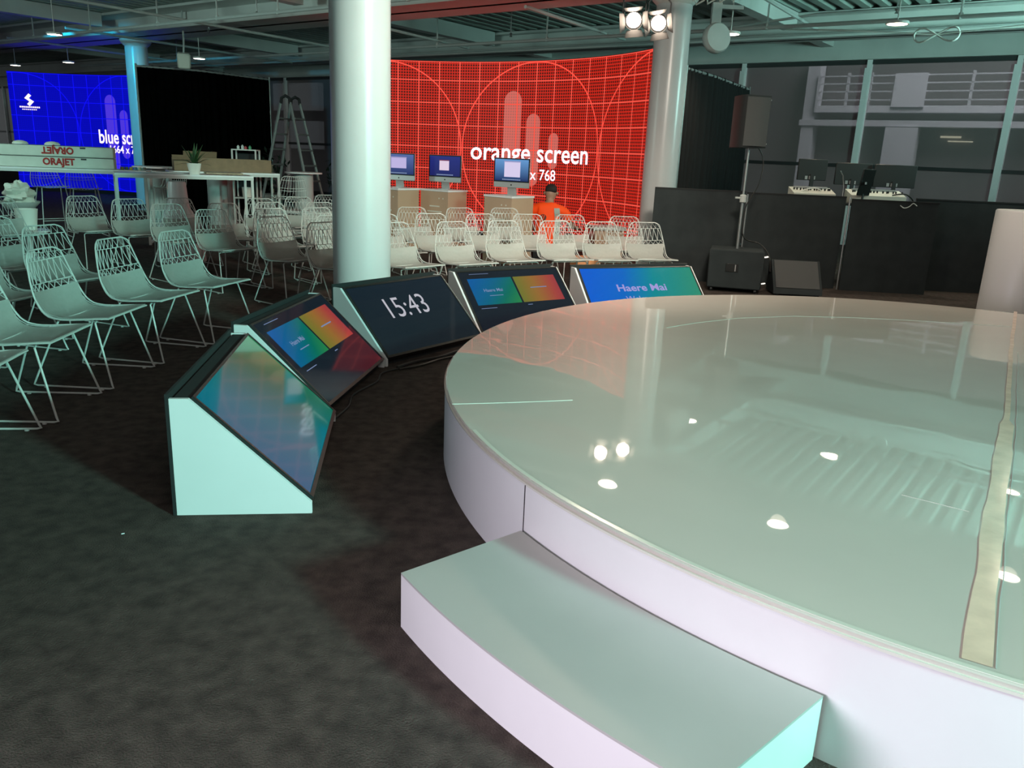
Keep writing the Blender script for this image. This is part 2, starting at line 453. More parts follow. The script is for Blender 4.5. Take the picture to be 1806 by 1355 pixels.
# twin PAR lamps on short yokes
for k, (x, y, z, l) in enumerate(((1.23, 10.2, 3.07, 'left one of the twin glowing stage lamps'), (1.54, 10.33, 3.07, 'right one of the twin glowing stage lamps'))):
    t = thing('stage_lamp', l, 'stage lamp', (x, y, z), 0, 'twin stage lamps')
    dv = Vector((-.10 - .06 * k, -.93, -.32)).normalized()
    MB().lathe([(.0, -.20), (.05, -.20), (.085, -.12), (.10, -.02), (.105, .04)], n=24, cap=False, axis=dv).build('can', darkm, t)
    MB().lathe([(.085, .005), (.05, .018), (.0, .024)], n=24, axis=dv, cap=False).build('lens', parglow, t)
    q = Vector((0, 0, 1)).rotation_difference(dv)
    bdm = MB()
    for an in (0, 90, 180, 270):
        c = math.cos(math.radians(an)); s_ = math.sin(math.radians(an)); tx = Vector((-s_, c, 0)); rx = Vector((c, s_, 0))
        P = [rx * .10 - tx * .085 + Vector((0, 0, .04)), rx * .10 + tx * .085 + Vector((0, 0, .04)), rx * .16 + tx * .11 + Vector((0, 0, .14)), rx * .16 - tx * .11 + Vector((0, 0, .14))]
        bdm.slab([q @ p for p in P], q @ rx, .003)
    bdm.build('barn_door', darkm, t)
    MB().tube([(-.13, 0, 0), (-.13, 0, .22), (-.06, 0, .30), (.06, 0, .30), (.13, 0, .22), (.13, 0, 0)], .009, 6).build('yoke', darkm, t)
    MB().tube([(0, 0, .30), (0, 0, .55), (0, .02, 1.05)], .012, 6).build('hanging_rod', darkm, t)
    spot('stage_lamp_light', Vector((x, y, z)) + dv * .16, (2.3, 6.0, .4), 260, (1, .76, .58), 66)

# boxy white ceiling speaker + round drum fixture beside the far column
t = thing('ceiling_speaker', 'boxy white ceiling speaker tilted on its bracket above the black drape', 'speaker', (-7.15, 18.0, 3.12))
MB().box((0, 0, 0), (.26, .24, .30), .4, .25, bev=.03).build('cabinet', plastic, t); MB().tube([(0, 0, .12), (0, .05, .35), (0, .05, 1.05)], .02, 6).build('bracket', gsteel, t)
t = thing('wall_fan', 'round drum fixture with bracket right of the far column', 'fan', (2.62, 12.1, 3.18))
MB().lathe([(.0, -.07), (.18, -.07), (.2, -.04), (.2, .04), (.18, .07), (0, .07)], n=28, axis=(.3, -.9, .1)).build('drum', gsteel, t)
MB().box((-.03, .02, .28), (.13, .1, .34)).box((.14, .02, .40), (.38, .08, .05)).build('bracket', gsteel, t)
w = MB().tube([(0, 0, .3), (0, 0, .98)], .015, 6); w.build('rod', gsteel, t)

# ================================================================== LED WALLS
def led_material(name, bgc, fine, major, barc, hole):
    m = bpy.data.materials.new(name); m.use_nodes = True; nt = m.node_tree; N = nt.nodes; L = nt.links
    b = N['Principled BSDF']; b.inputs['Base Color'].default_value = (.01, .01, .01, 1); b.inputs['Roughness'].default_value = .5
    b.inputs['Specular IOR Level'].default_value = .2
    uv = N.new('ShaderNodeUVMap'); uv.uv_map = 'UVMap'
    sp = N.new('ShaderNodeSeparateXYZ'); L.new(uv.outputs[0], sp.inputs[0])
    # uv in cells, origin at the picture centre

    def mth(op, a, b_=None, c=None):
        n = N.new('ShaderNodeMath'); n.operation = op
        for i, v in enumerate((a, b_, c)):
            if v is None: continue
            if isinstance(v, (int, float)): n.inputs[i].default_value = v
            else: L.new(v, n.inputs[i])
        return n.outputs[0]

    def line(c, per, wid):
        f = mth('ABSOLUTE', mth('SUBTRACT', mth('FRACT', mth('ADD', mth('DIVIDE', c, per), .5)), .5))
        return mth('LESS_THAN', mth('MULTIPLY', f, per), wid)
    u, v = sp.outputs[0], sp.outputs[1]
    finel = mth('MAXIMUM', line(u, .125, .019), line(v, .125, .019))
    maj = mth('MAXIMUM', line(u, 1, .03), line(v, 1, .026))
    ed = mth('GREATER_THAN', mth('ABSOLUTE', v), 3.80)
    maj = mth('MAXIMUM', maj, ed)
    for cx in (-7.68, 0, 7.68):
        r = mth('SQRT', mth('ADD', mth('POWER', mth('SUBTRACT', u, cx), 2), mth('POWER', v, 2)))
        maj = mth('MAXIMUM', maj, mth('LESS_THAN', mth('ABSOLUTE', mth('SUBTRACT', r, 3.80)), .028))
    bars = None
    for cx, hw, hl in ((-1.22, .46, 2.58), (-.08, .38, 1.6), (1.10, .28, .78)):
        dy = mth('MAXIMUM', mth('SUBTRACT', mth('ABSOLUTE', v), hl - hw), 0)
        d = mth('SQRT', mth('ADD', mth('POWER', mth('SUBTRACT', u, cx), 2), mth('POWER', dy, 2)))
        k = mth('LESS_THAN', d, hw); bars = k if bars is None else mth('MAXIMUM', bars, k)

    def mix(f, a, b_):
        n = N.new('ShaderNodeMix'); n.data_type = 'RGBA'
        if isinstance(f, (int, float)): n.inputs[0].default_value = f
        else: L.new(f, n.inputs[0])
        for i, c in ((6, a), (7, b_)):
            if isinstance(c, tuple): n.inputs[i].default_value = (*c, 1)
            else: L.new(c, n.inputs[i])
        return n.outputs[2]
    c = mix(finel, hole, fine)
    c = mix(mth('MULTIPLY', bars, .55), c, barc)
    c = mix(maj, c, major)
    L.new(c, b.inputs['Emission Color']); b.inputs['Emission Strength'].default_value = 1.0
    return m


def led_wall(center, R, ang0, name, label, m, bits, txtm):
    t = thing(name, label, 'LED screen', (center[0], center[1], 0))
    CELL = .39; half = 8.32; n = 96
    z0, z1 = .1, 3.1; cz = (z0 + z1) / 2

    def P(ucell, z, off=0):    # u grows to the viewer's right (clockwise)
        an = math.radians(ang0) - ucell * CELL / R
        return Vector(((R - off) * math.cos(an), (R - off) * math.sin(an), z))
    vs = []; fs = []; uvs = []
    for i in range(n + 1):
        u = -half + 2 * half * i / n
        vs += [P(u, z0), P(u, z1)]; uvs += [(u, -3.84), (u, 3.84)]
    for i in range(n): fs.append((2 * i, 2 * i + 2, 2 * i + 3, 2 * i + 1))
    w = MB(); w.add(vs, fs, True); o = w.build('led_face', m, t, fixn=False)
    ul = o.data.uv_layers.new(name='UVMap')
    for li, lp in enumerate(o.data.loops): ul.data[li].uv = uvs[lp.vertex_index]
    w = MB(); vs = []; fs = []
    for i in range(n + 1):
        u = -half + 2 * half * i / n
        vs += [P(u, 0, -.01), P(u, z1 + .01, -.01), P(u, z1 + .01, -.10), P(u, 0, -.10)]
    for i in range(n):
        k = 4 * i
        for j in range(4): fs.append((k + j, k + (j + 1) % 4, k + 4 + (j + 1) % 4, k + 4 + j))
    fs += [(3, 2, 1, 0), (4 * n, 4 * n + 1, 4 * n + 2, 4 * n + 3)]
    w.add(vs, fs); w.build('cabinet_frame', blackm, t)
    w = MB(); vs = []; fs = []
    for i in range(n + 1):
        u = -half + 2 * half * i / n
        vs += [P(u, 0, .05), P(u, z0 - .005, .05), P(u, z0 - .005, 0), P(u, 0, 0)]
    for i in range(n):
        k = 4 * i
        for j in range(4): fs.append((k + j, k + (j + 1) % 4, k + 4 + (j + 1) % 4, k + 4 + j))
    w.add(vs, fs); w.build('floor_plinth', blackm, t)
    for nm, s, cap, u0, v0, sx, bold in bits:
        if nm == 'title_text':
            a_, b2 = s.split(' '); full = text_mb(s, cap, bold, sx=sx); xs_ = [v[0] for v in full.v]; x0, x1 = min(xs_), max(xs_)
            for wd_ in (a_, b2):
                tm = text_mb(wd_, cap, bold, sx=sx); xw = [v[0] for v in tm.v]
                sh = (x0 - min(xw)) if wd_ == a_ else (x1 - max(xw))
                tm.v = [tuple(P(u0 + (x + sh) / CELL, cz + v0 * CELL + y, .006)) for x, y, z in tm.v]
                tm.smooth = [False] * len(tm.f); tm.build('title_word', txtm, t, fixn=False)
            continue
        tm = text_mb(s, cap, bold, sx=sx)
        tm.v = [tuple(P(u0 + x / CELL, cz + v0 * CELL + y, .006)) for x, y, z in tm.v]
        tm.smooth = [False] * len(tm.f)
        tm.build(nm, txtm, t, fixn=False)
    return t, P


omat = led_material('orange_led', s2l(120, 20, 12), s2l(214, 38, 24), s2l(255, 84, 68), s2l(226, 130, 118), s2l(70, 20, 14))
bmat_ = led_material('blue_led', s2l(0, 0, 120), s2l(0, 0, 190), s2l(8, 8, 255), s2l(100, 70, 245), s2l(0, 0, 170))
glowp = emat('led_text_white', (1, .82, .92), 1.35)
led_wall((-2.4195, 11.369), 4.53, 54.65, 'led_screen', 'curved orange LED wall reading orange screen, between the two white columns', omat,
         [('title_text', 'orange screen', .33, -.04, -.50, .99, .018), ('size_text', '1664 x 768', .19, -.12, -1.30, .95, .012)], glowp)
t2, PB = led_wall((-12.53, 18.606), 4.418, 65.2, 'led_screen', 'curved blue LED wall reading blue screen, at the far left', bmat_,
         [('title_text', 'blue screen', .36, -.05, -.62, .80, .022), ('size_text', '1664 x 768', .20, -.12, -1.25, .95, .018)], glowp)
# the small white emblem and its caption on the blue wall
w = MB()
def bp(u, v): return PB(u, 1.6 + v * .39, .006)
for sgn in (1, -1):
    P = [(-.30, .10), (.0, .42), (.16, .28), (-.02, .10), (.30, -.10), (.14, -.22), (-.16, .02)]
    w.add([bp(-7.1 + sgn * x, 2.05 + sgn * y) for x, y in P], [(0, 1, 2, 3), (0, 3, 4, 6), (6, 4, 5)])
for k in range(11): w.add([bp(-7.75 + .12 * k + a, 1.52 + b) for a, b in ((0, 0), (.09, 0), (.09, .10), (0, .10))], [(0, 1, 2, 3)])
for k in range(8): w.add([bp(-7.6 + .12 * k + a, 1.38 + b) for a, b in ((0, 0), (.08, 0), (.08, .06), (0, .06))], [(0, 1, 2, 3)])
w.build('emblem', glowp, t2, fixn=False)

# ================================================================== DRAPES
def drape(pts, z1, name, label, amp=.05, per=.16, m=blackc, z0=0.02, droop=0):
    """vertical pleated cloth along a polyline"""
    P = [Vector((x, y, 0)) for x, y in pts]; segs = [(P[i + 1] - P[i]).length for i in range(len(P) - 1)]; T = sum(segs)
    n = int(T / per * 8); w = MB(); vs = []; fs = []; rows = [z0, .6, 1.3, 2.0, z1 - .12, z1]
    ph = 0
    for i in range(n + 1):
        d = T * i / n; k = 0
        while k < len(segs) - 1 and d > segs[k]: d -= segs[k]; k += 1
        dr = (P[k + 1] - P[k]).normalized(); nr = Vector((-dr.y, dr.x, 0)); q = P[k] + dr * d
        ph += 2 * PI / 8 * (1 + .35 * math.sin(i * .13))
        zt = z1 - .05 * droop * abs(math.sin(i * .05)) - .012 * abs(math.sin(i * .4))
        for j, z in enumerate(rows):
            zz = min(z, zt) if j < 5 else zt
            a = amp * (1.0 if j < 4 else (.6 if j == 4 else .35)) * (1 + .3 * math.sin(i * .31 + j))
            off = nr * (math.sin(ph) * a)
            vs += [q + off + Vector((0, 0, zz)), q + off + nr * .012 + Vector((0, 0, zz))]
    R = len(rows)
    for i in range(n):
        for j in range(R - 1):
            a = (i * R + j) * 2; b = ((i + 1) * R + j) * 2
            fs += [(a, b, b + 2, a + 2), (a + 1, a + 3, b + 3, b + 1)]
        a = (i * R + R - 1) * 2; b = ((i + 1) * R + R - 1) * 2; fs.append((a, b, b + 1, a + 1))
    w.add(vs, fs, True)
    t = thing(name, label, 'curtain', (0, 0, 0)); w.build('cloth', m, t, fixn=False)
    w = MB(); w.tube([p + Vector((0, 0, z1 - .03)) for p in P], .02, 8); w.build('top_rail', alu, t)
    for p in (P[0], P[-1]):
        w = MB().tube([p + Vector((0, 0, .0)), p + Vector((0, 0, .03)), p + Vector((0, 0, .031)), p + Vector((0, 0, z1 + .02))], [.2, .2, .022, .022], 8); w.build('upright', ladm, t)
    return t


drape([(-8.15, 17.95), (-7.03, 18.47), (-6.0, 20.08)], 3.0, 'black_drape', 'tall black drape hung between the teal column and the step ladder', amp=.03)
drape([(2.42, 13.0), (3.06, 14.0), (4.2, 16.1)], 2.9, 'black_drape', 'pleated black drape between the far column and the right windows', amp=.06, per=.2, m=blackf)

# ================================================================== STAGE
SC = Vector((2.6646, 4.1944, 0)); SR = 3.0157; SH = .3926
n = 256
st = thing('round_stage', 'large round white stage with a glossy top filling the right', 'stage', (SC.x, SC.y, 0))
ring = [(SR * math.cos(2 * PI * k / n), SR * math.sin(2 * PI * k / n)) for k in range(n)]
w = MB(); vs = []; fs = []
for z in (0.0, SH - .016): vs += [(x, y, z) for x, y in ring]
for k in range(n): l = (k + 1) % n; fs.append((k, l, n + l, n + k))
w.add(vs, fs, True); w.build('fascia', whitelam, st, fixn=False)
r2 = SR - .006; w = MB()
w.lathe([(r2 - .004, SH - .018), (r2, SH - .014), (r2 + .002, SH - .003), (r2 - .003, SH), (.001, SH)], n=n, cap=False)
o = w.build('stage_top', stagetop, st)
for p in o.data.polygons:
    p.use_smooth = False
w = MB().lathe([(SR - .02, SH - .022), (SR + .004, SH - .022), (SR + .004, SH - .014), (SR - .02, SH - .014)], n=n, cap=False, smooth=False)
w.build('rim_edging', edge, st)
# seams of the fascia panels
for dg in (210.4, 165, 255, 300, 120):
    an = math.radians(dg); w = MB().box(((SR + .0005) * math.cos(an), (SR + .0005) * math.sin(an), (SH - .02) / 2), (.003, .004, SH - .03), an); w.build('panel_seam', shadow_gap, st)


def strip(pts, wid, name, m, z=SH + .0008, th=.0012):
    vs = []; fs = []; q = [Vector((p[0] - SC.x, p[1] - SC.y, 0)) for p in pts]
    for i, p in enumerate(q):
        a = q[min(i + 1, len(q) - 1)] - q[max(i - 1, 0)]; a.normalize(); nr = Vector((-a.y, a.x, 0)); wd = wid[i] if isinstance(wid, (list, tuple)) else wid
        vs += [p + nr * wd + Vector((0, 0, z - .001)), p - nr * wd + Vector((0, 0, z - .001)), p + nr * wd + Vector((0, 0, z + th)), p - nr * wd + Vector((0, 0, z + th))]
    for i in range(len(q) - 1):
        k = 4 * i; fs += [(k + 2, k + 3, k + 7, k + 6), (k, k + 4, k + 5, k + 1), (k, k + 2, k + 6, k + 4), (k + 1, k + 5, k + 7, k + 3)]
    w = MB(); w.add(vs, fs); return w.build(name, m, st)


random.seed(3)
line = [(4.27, 6.85), (3.273, 5.211), (2.591, 4.067), (2.19, 3.394), (1.65, 2.53), (1.12, 1.66)]
fine = []
for i in range(len(line) - 1):
    for j in range(8):
        t_ = j / 8; fine.append((line[i][0] * (1 - t_) + line[i + 1][0] * t_ + random.uniform(-.003, .003), line[i][1] * (1 - t_) + line[i + 1][1] * t_))
fine.append(line[-1])
strip(fine, [.012 if i < 22 else .030 + .003 * math.sin(i) for i in range(len(fine))], 'seam_tape', tape)
strip([(x + .034, y - .02) for x, y in fine[8:]], .0012, 'sheet_joint', gsteel)
strip([(-.27, 3.515), (.0, 3.58), (.29, 3.661)], .0022, 'film_wrinkle', edge)
strip([(1.401, 2.671), (1.577, 2.547)], .0012, 'film_wrinkle', stagetop)
strip([(1.05, 5.50), (1.3, 5.72), (1.668, 5.98), (2.152, 6.17), (2.6, 6.22), (3.048, 6.21), (3.83, 6.12)], .0035, 'film_wrinkle', edge)
# curled film at the near edge of the rim
strip([(SC.x + 2.995 * math.cos(math.radians(a)), SC.y + 2.995 * math.sin(math.radians(a))) for a in range(200, 246, 2)], .008, 'peeling_film_edge', edge)

stp = thing('stage_step', 'curved white step pushed against the front of the round stage', 'step', (SC.x, SC.y, 0))
def arc(r, a0, a1, k=48): return [(r * math.cos(math.radians(a0 + (a1 - a0) * i / k)), r * math.sin(math.radians(a0 + (a1 - a0) * i / k))) for i in range(k + 1)]
poly = arc(3.028, 210.5, 232.76) + arc(3.533, 231.35, 212.1)
w = MB().prism(poly, 0, .188); w.build('body', whitelam, stp)
w = MB().prism(poly, .188, .196); w.build('tread', steptop, stp)

# ================================================================== MONITOR STANDS
def screen_mat(name, w_, h_, kind):
    """the picture a monitor shows, from its own local x,y (0..1)"""
    m = bpy.data.materials.new(name); m.use_nodes = True; nt = m.node_tree; N = nt.nodes; L = nt.links
    b = N['Principled BSDF']; b.inputs['Base Color'].default_value = (.006, .008, .010, 1); b.inputs['Roughness'].default_value = .05
    uv = N.new('ShaderNodeUVMap'); uv.uv_map = 'UVMap'; sp = N.new('ShaderNodeSeparateXYZ'); L.new(uv.outputs[0], sp.inputs[0])

    def mth(op, a, b_=None):
        n = N.new('ShaderNodeMath'); n.operation = op
        for i, v in enumerate((a, b_)):
            if v is None: continue
            if isinstance(v, (int, float)): n.inputs[i].default_value = v
            else: L.new(v, n.inputs[i])
        return n.outputs[0]
    u, v = sp.outputs[0], sp.outputs[1]

    def grad(f, cols):
        r = N.new('ShaderNodeValToRGB'); e = r.color_ramp.elements
        while len(e) < len(cols): e.new(.5)
        for i, (p, c) in enumerate(cols): e[i].position = p; e[i].color = (*c, 1)
        L.new(f, r.inputs[0]); return r.outputs[0]

    def inside(u0, u1, v0, v1):
        a = mth('MULTIPLY', mth('GREATER_THAN', u, u0), mth('LESS_THAN', u, u1)); c = mth('MULTIPLY', mth('GREATER_THAN', v, v0), mth('LESS_THAN', v, v1)); return mth('MULTIPLY', a, c)

    def mix(f, a, c):
        n = N.new('ShaderNodeMix'); n.data_type = 'RGBA'; L.new(f, n.inputs[0])
        for i, k in ((6, a), (7, c)):
            if isinstance(k, tuple): n.inputs[i].default_value = (*k, 1)
            else: L.new(k, n.inputs[i])
        return n.outputs[2]
    if kind == 'full':
        f = mth('ADD', mth('MULTIPLY', u, .85), mth('MULTIPLY', mth('SUBTRACT', 1, v), .12))
        c = grad(f, [(0.0, s2l(0, 88, 205)), (.32, s2l(0, 98, 190)), (.55, s2l(0, 132, 140)), (1.0, s2l(52, 138, 96))])
    elif kind == 'full_dim':
        f = mth('ADD', mth('MULTIPLY', u, .7), mth('MULTIPLY', v, .25))
        c = grad(f, [(0.0, s2l(0, 92, 124)), (.35, s2l(0, 104, 118)), (.7, s2l(6, 96, 74)), (1.0, s2l(40, 120, 70))])
    elif kind == 'panes':
        base = s2l(20, 26, 38)
        f1 = mth('ADD', mth('MULTIPLY', mth('SUBTRACT', u, .08), 1.7), mth('MULTIPLY', mth('SUBTRACT', .8, v), .8))
        g1 = grad(f1, [(0.0, s2l(0, 96, 168)), (.4, s2l(0, 104, 140)), (.7, s2l(0, 116, 96)), (1.0, s2l(40, 140, 70))])
        f2 = mth('MULTIPLY', mth('SUBTRACT', u, .52), 2.3)
        g2 = grad(f2, [(0.0, s2l(120, 124, 44)), (.4, s2l(160, 112, 48)), (.8, s2l(176, 70, 60)), (1.0, s2l(166, 56, 66))])
        c = mix(inside(.062, .492, .42, .88), base, g1)
        c = mix(inside(.510, .940, .42, .88), c, g2)
    else:
        c = grad(v, [(0, s2l(22, 30, 36)), (1, s2l(16, 26, 38))])
    L.new(c, b.inputs['Emission Color']); b.inputs['Emission Strength'].default_value = .78 if kind == 'panes' else 1.0
    return m


TWT = emat('screen_text', s2l(205, 205, 215), .8)
TWL = emat('screen_text_lilac', s2l(178, 170, 235), .8)
TWD = emat('screen_text_dim', s2l(130, 150, 190), .8)


def monitor_stand(P, dep, label, kind, W=1.235, texts=(), extra=None):
    """P = upper back left corner on plan; dep = direction (deg) the slope faces. Local: x = along width, -y = towards the stage"""
    d = math.radians(dep)
    t = thing('monitor_stand', label, 'monitor', (P[0], P[1], 0), d + PI / 2, 'floor monitor stands around the stage')
    # local: x+ along width, y- = depth direction (towards the stage); the 'left' panel at x = 0
    D, Hh, tf, lip, th = .547, .505, .05, .075, .018
    side = [(0, 0), (-D, 0), (-D, tf), (-lip, Hh), (0, Hh)]
    for x0 in (0, W - th):
        w = MB().slab([(x0, y, z) for y, z in side], (1, 0, 0), th); w.build('side_panel', whitelam, t)
    w = MB(); w.box((W / 2, .008, .262), (W + .008, .012, .525)); w.build('back_board', blackm, t)
    w = MB(); w.box((W / 2, -lip / 2 - .01, Hh - .012), (W - 2 * th - .002, lip, .014)); w.box((W / 2, -D + .05, .035), (W - 2 * th - .002, .014, .07)); w.build('cross_board', blackm, t)
    # tv on the slope
    a = Vector((0, -lip, Hh)); b = Vector((0, -D, tf)); sl = (b - a); L = sl.length; sd = sl.normalized(); nr = Vector((0, -sd.z * -1, 0))
    nr = Vector((0, sd.z, -sd.y)); nr = nr if nr.z > 0 else -nr      # outward normal of the slope
    org = a + sd * .006
    TW = W - 2 * th - .006; TH = L - .012
    def Q(u, v, o=0): return org + Vector((th + .003 + u * TW, 0, 0)) + sd * (v * TH) + nr * o
    w = MB().slab([Q(0, 0, -.045), Q(1, 0, -.045), Q(1, 1, -.045), Q(0, 1, -.045)], nr, .053); tv = w.build('television', black, t)
    bu, bv = .011, .019; bb = .03
    w = MB(); o0, o1 = .008, .014
    for r_ in ((0, bu, 0, 1), (1 - bu, 1, 0, 1), (bu, 1 - bu, 0, bv), (bu, 1 - bu, 1 - bb, 1)):
        w.slab([Q(r_[0], r_[2], o0), Q(r_[1], r_[2], o0), Q(r_[1], r_[3], o0), Q(r_[0], r_[3], o0)], nr, o1 - o0)
    w.build('bezel', black, tv)
    w = MB(); cs = [(bu, 1 - bb), (1 - bu, 1 - bb), (1 - bu, bv), (bu, bv)]
    w.add([Q(u, v, .0095) for u, v in cs], [(0, 1, 2, 3)]); s = w.build('screen', screen_mat('screen_' + kind, 1, 1, kind), tv, fixn=False)
    if s.data.polygons[0].normal.dot(nr) < 0: s.data.flip_normals()
    ul = s.data.uv_layers.new(name='UVMap'); uvm = {0: (0, 0), 1: (1, 0), 2: (1, 1), 3: (0, 1)}
    for li, lp in enumerate(s.data.loops): ul.data[li].uv = uvm[lp.vertex_index]
    xs = Vector((1, 0, 0)); ys = -sd
    for nm, txt, cap, u0, v0, m_, bold, sx in texts:
        tm = text_mb(txt, cap, bold, sx=sx) if txt else MB().add([(-sx / 2, 0, 0), (sx / 2, 0, 0), (sx / 2, cap, 0), (-sx / 2, cap, 0)], [(0, 1, 2, 3)])
        tm.v = [tuple(Q(u0, v0, .0110) + xs * x + ys * y) for x, y, z in tm.v]; tm.smooth = [False] * len(tm.f)
        tm.build(nm, m_, tv, fixn=False)
    return t


pan = [('caption_text', 'Haere Mai', .034, .27, .36, TWD, .02, 1), ('caption_line', '', .006, .28, .43, TWD, 0, .14), ('caption_line', '', .009, .72, .34, TWD, 0, .18),
       ('status_line', '', .005, .16, .63, TWD, 0, .16), ('status_line', '', .006, .56, .62, TWD, 0, .05), ('status_line', '', .004, .2, .06, TWD, 0, .2)]
monitor_stand((-1.365, 3.06), 8.0, 'nearest monitor stand, its white triangular side panel facing the camera', 'full_dim')
monitor_stand((-1.593, 4.48), -6.5, 'monitor stand with two colour panes, between the nearest stand and the clock', 'panes', W=1.175, texts=pan)
monitor_stand((-1.351, 5.912), -35.6, 'monitor stand whose dark screen shows the time 15:43', 'clock', W=1.125, texts=[('clock_text', '15:43', .19, .445, .51, TWT, -.004, .84)])
monitor_stand((-.596, 7.028), -55.0, 'monitor stand with two colour panes, right of the clock', 'panes', W=1.13, texts=pan)
monitor_stand((.509, 7.657), -66.5, 'monitor stand greeting Haere Mai, farthest of the row', 'full', W=1.31,
              texts=[('greeting_text', 'Haere Mai', .080, .485, .44, TWL, .03, 1.18), ('welcome_text', 'Welcome', .06, .46, .62, TWL, .0, 1.1)])

# cables lying in front of the stands
def cable(name, pts, r, label, m=cablem):
    # smooth by catmull-rom
    P = [Vector(p) for p in pts]; out = []
    for i in range(len(P) - 1):
        p0, p1, p2, p3 = P[max(i - 1, 0)], P[i], P[i + 1], P[min(i + 2, len(P) - 1)]
        for k in range(6):
            t = k / 6; out.append(.5 * ((2 * p1) + (p2 - p0) * t + (2 * p0 - 5 * p1 + 4 * p2 - p3) * t * t + (3 * p1 - p0 - 3 * p2 + p3) * t ** 3))
    out.append(P[-1]); o = MB().tube(out, r, 6).build(name, m); return tag(o, label, 'cable')


cable('power_cable', [(-1.00, 4.36, .012), (-.97, 4.6, .012), (-.99, 4.85, .012), (-.90, 5.15, .012), (-.90, 5.38, .012), (-.80, 5.52, .012)], .006, 'thin cable on the carpet below the two-pane monitor')
cable('power_cable', [(-.82, 5.54, .014), (-.72, 5.72, .014), (-.55, 5.90, .014), (-.42, 6.13, .014), (-.22, 6.34, .014), (-.05, 6.50, .014)], .011, 'thick cable on the carpet below the clock monitor')
cable('power_cable', [(-.80, 5.50, .012), (-.66, 5.64, .012), (-.54, 5.84, .012), (-.34, 6.06, .012), (-.20, 6.28, .012), (-.02, 6.40, .012)], .009, 'second cable below the clock monitor, nearer the stage')

# ================================================================== CHAIRS
prof = [(.255, .442), (.19, .440), (.11, .434), (.03, .428), (-.04, .427), (-.10, .437), (-.14, .463), (-.168, .505), (-.186, .545), (-.198, .578), (-.218, .650), (-.236, .725), (-.248, .780), (-.253, .815)]
hwid = [.240, .246, .252, .255, .254, .252, .248, .244, .240, .235, .218, .198, .182, .156]
ln = [0]
for i in range(1, len(prof)): ln.append(ln[-1] + math.hypot(prof[i][0] - prof[i - 1][0], prof[i][1] - prof[i - 1][1]))
TT = [l / ln[-1] for l in ln]


def SF(s, t, off=0):
    """point of the chair shell; s -1..1 across, t 0 seat front .. 1 back top"""
    t = min(max(t, 0), 1); k = 0
    while k < len(TT) - 2 and t > TT[k + 1]: k += 1
    f = (t - TT[k]) / (TT[k + 1] - TT[k])
    y = prof[k][0] * (1 - f) + prof[k + 1][0] * f; z = prof[k][1] * (1 - f) + prof[k + 1][1] * f; h = hwid[k] * (1 - f) + hwid[k + 1] * f
    ty, tz = prof[k + 1][0] - prof[k][0], prof[k + 1][1] - prof[k][1]; l = math.hypot(ty, tz)
    ny, nz = -tz / l, ty / l          # points below / behind
    if nz > 0 and t < .4: ny, nz = -ny, -nz
    if t >= .4 and ny > 0: ny, nz = -ny, -nz
    dish = (1 - s * s) * (.026 * t / .12 if t < .12 else .026 + .022 * min(1, max(0, (t - .4) / .25)))
    if t > .9: dish *= .9
    return Vector((s * h, y + ny * (dish - off), z + nz * (dish - off)))


tp = TT[9]     # pad top line
CH = thing('wire_chair', 'x', 'chair', (0, 0, 0))
w = MB()
ts = [i / 30 for i in range(31)]
outl = [SF(-1, t) for t in ts[:-1]] + [SF(-.93, .985), SF(-.8, 1.0)] + [SF(s, 1) for s in (-.5, -.2, .2, .5)] + [SF(.8, 1.0), SF(.93, .985)] + [SF(1, t) for t in ts[:-1][::-1]] + [SF(s, 0) for s in (.6, .2, -.2, -.6)]
w.tube(outl, .0056, 6, closed=True)
def hw_(t, r=.0034, m=9): w.tube([SF(-1 + 2 * i / m, t) for i in range(m + 1)], r, 4, cap=False)
t_a, t_b = tp + .055, 1 - .085
for t in (tp, t_a, t_b, .30, .12): hw_(t)
NB = 8
for i in range(NB):                # zigzags: low band, tall band, crown
    s0 = -1 + 2 * i / NB; s1 = -1 + 2 * (i + 1) / NB; sm = (s0 + s1) / 2
    w.tube([SF(s0, tp), SF(sm, t_a), SF(s1, tp)], .003, 4, cap=False)
    w.tube([SF(s0 * .98, t_a), SF(s0 * .98 + .06, (t_a + t_b) / 2), SF(sm * .98, t_b)], .003, 4, cap=False)
    w.tube([SF(s1 * .98, t_a), SF(sm * .98 + .06, (t_a + t_b) / 2), SF(sm * .98, t_b)], .003, 4, cap=False)
    w.tube([SF(s0, t_b), SF(sm, .998), SF(s1, t_b)], .003, 4, cap=False)
for s in (-.93, -.85, -.76, -.6, -.3, 0, .3, .6, .76, .85, .93):      # long wires under the pad
    w.tube([SF(s, tp * k / 12) for k in range(13)], .0028, 4, cap=False)
w.build('wire_shell', white, CH)
w = MB(); vs = []; fs = []; na, nb = 8, 16
for j in range(nb + 1):
    t = .004 + (tp - .004) * j / nb; wd = .985 - .20 * math.sin(PI * min(1, j / nb)) ** 1.3
    for i in range(na + 1):
        s = (-1 + 2 * i / na) * wd; vs += [SF(s, t, .004), SF(s, t, .010)]
for j in range(nb):
    for i in range(na):
        a = (j * (na + 1) + i) * 2; b = a + 2; c = a + (na + 1) * 2; d = c + 2
        fs += [(a, b, d, c), (a + 1, c + 1, d + 1, b + 1)]
for j in range(nb):
    for i in (0, na):
        a = (j * (na + 1) + i) * 2; c = a + (na + 1) * 2; fs.append((a, c, c + 1, a + 1))
for j in (0, nb):
    for i in range(na):
        a = (j * (na + 1) + i) * 2; fs.append((a, a + 1, a + 3, a + 2))
w.add(vs, fs, True); w.build('seat_pad', padm, CH)
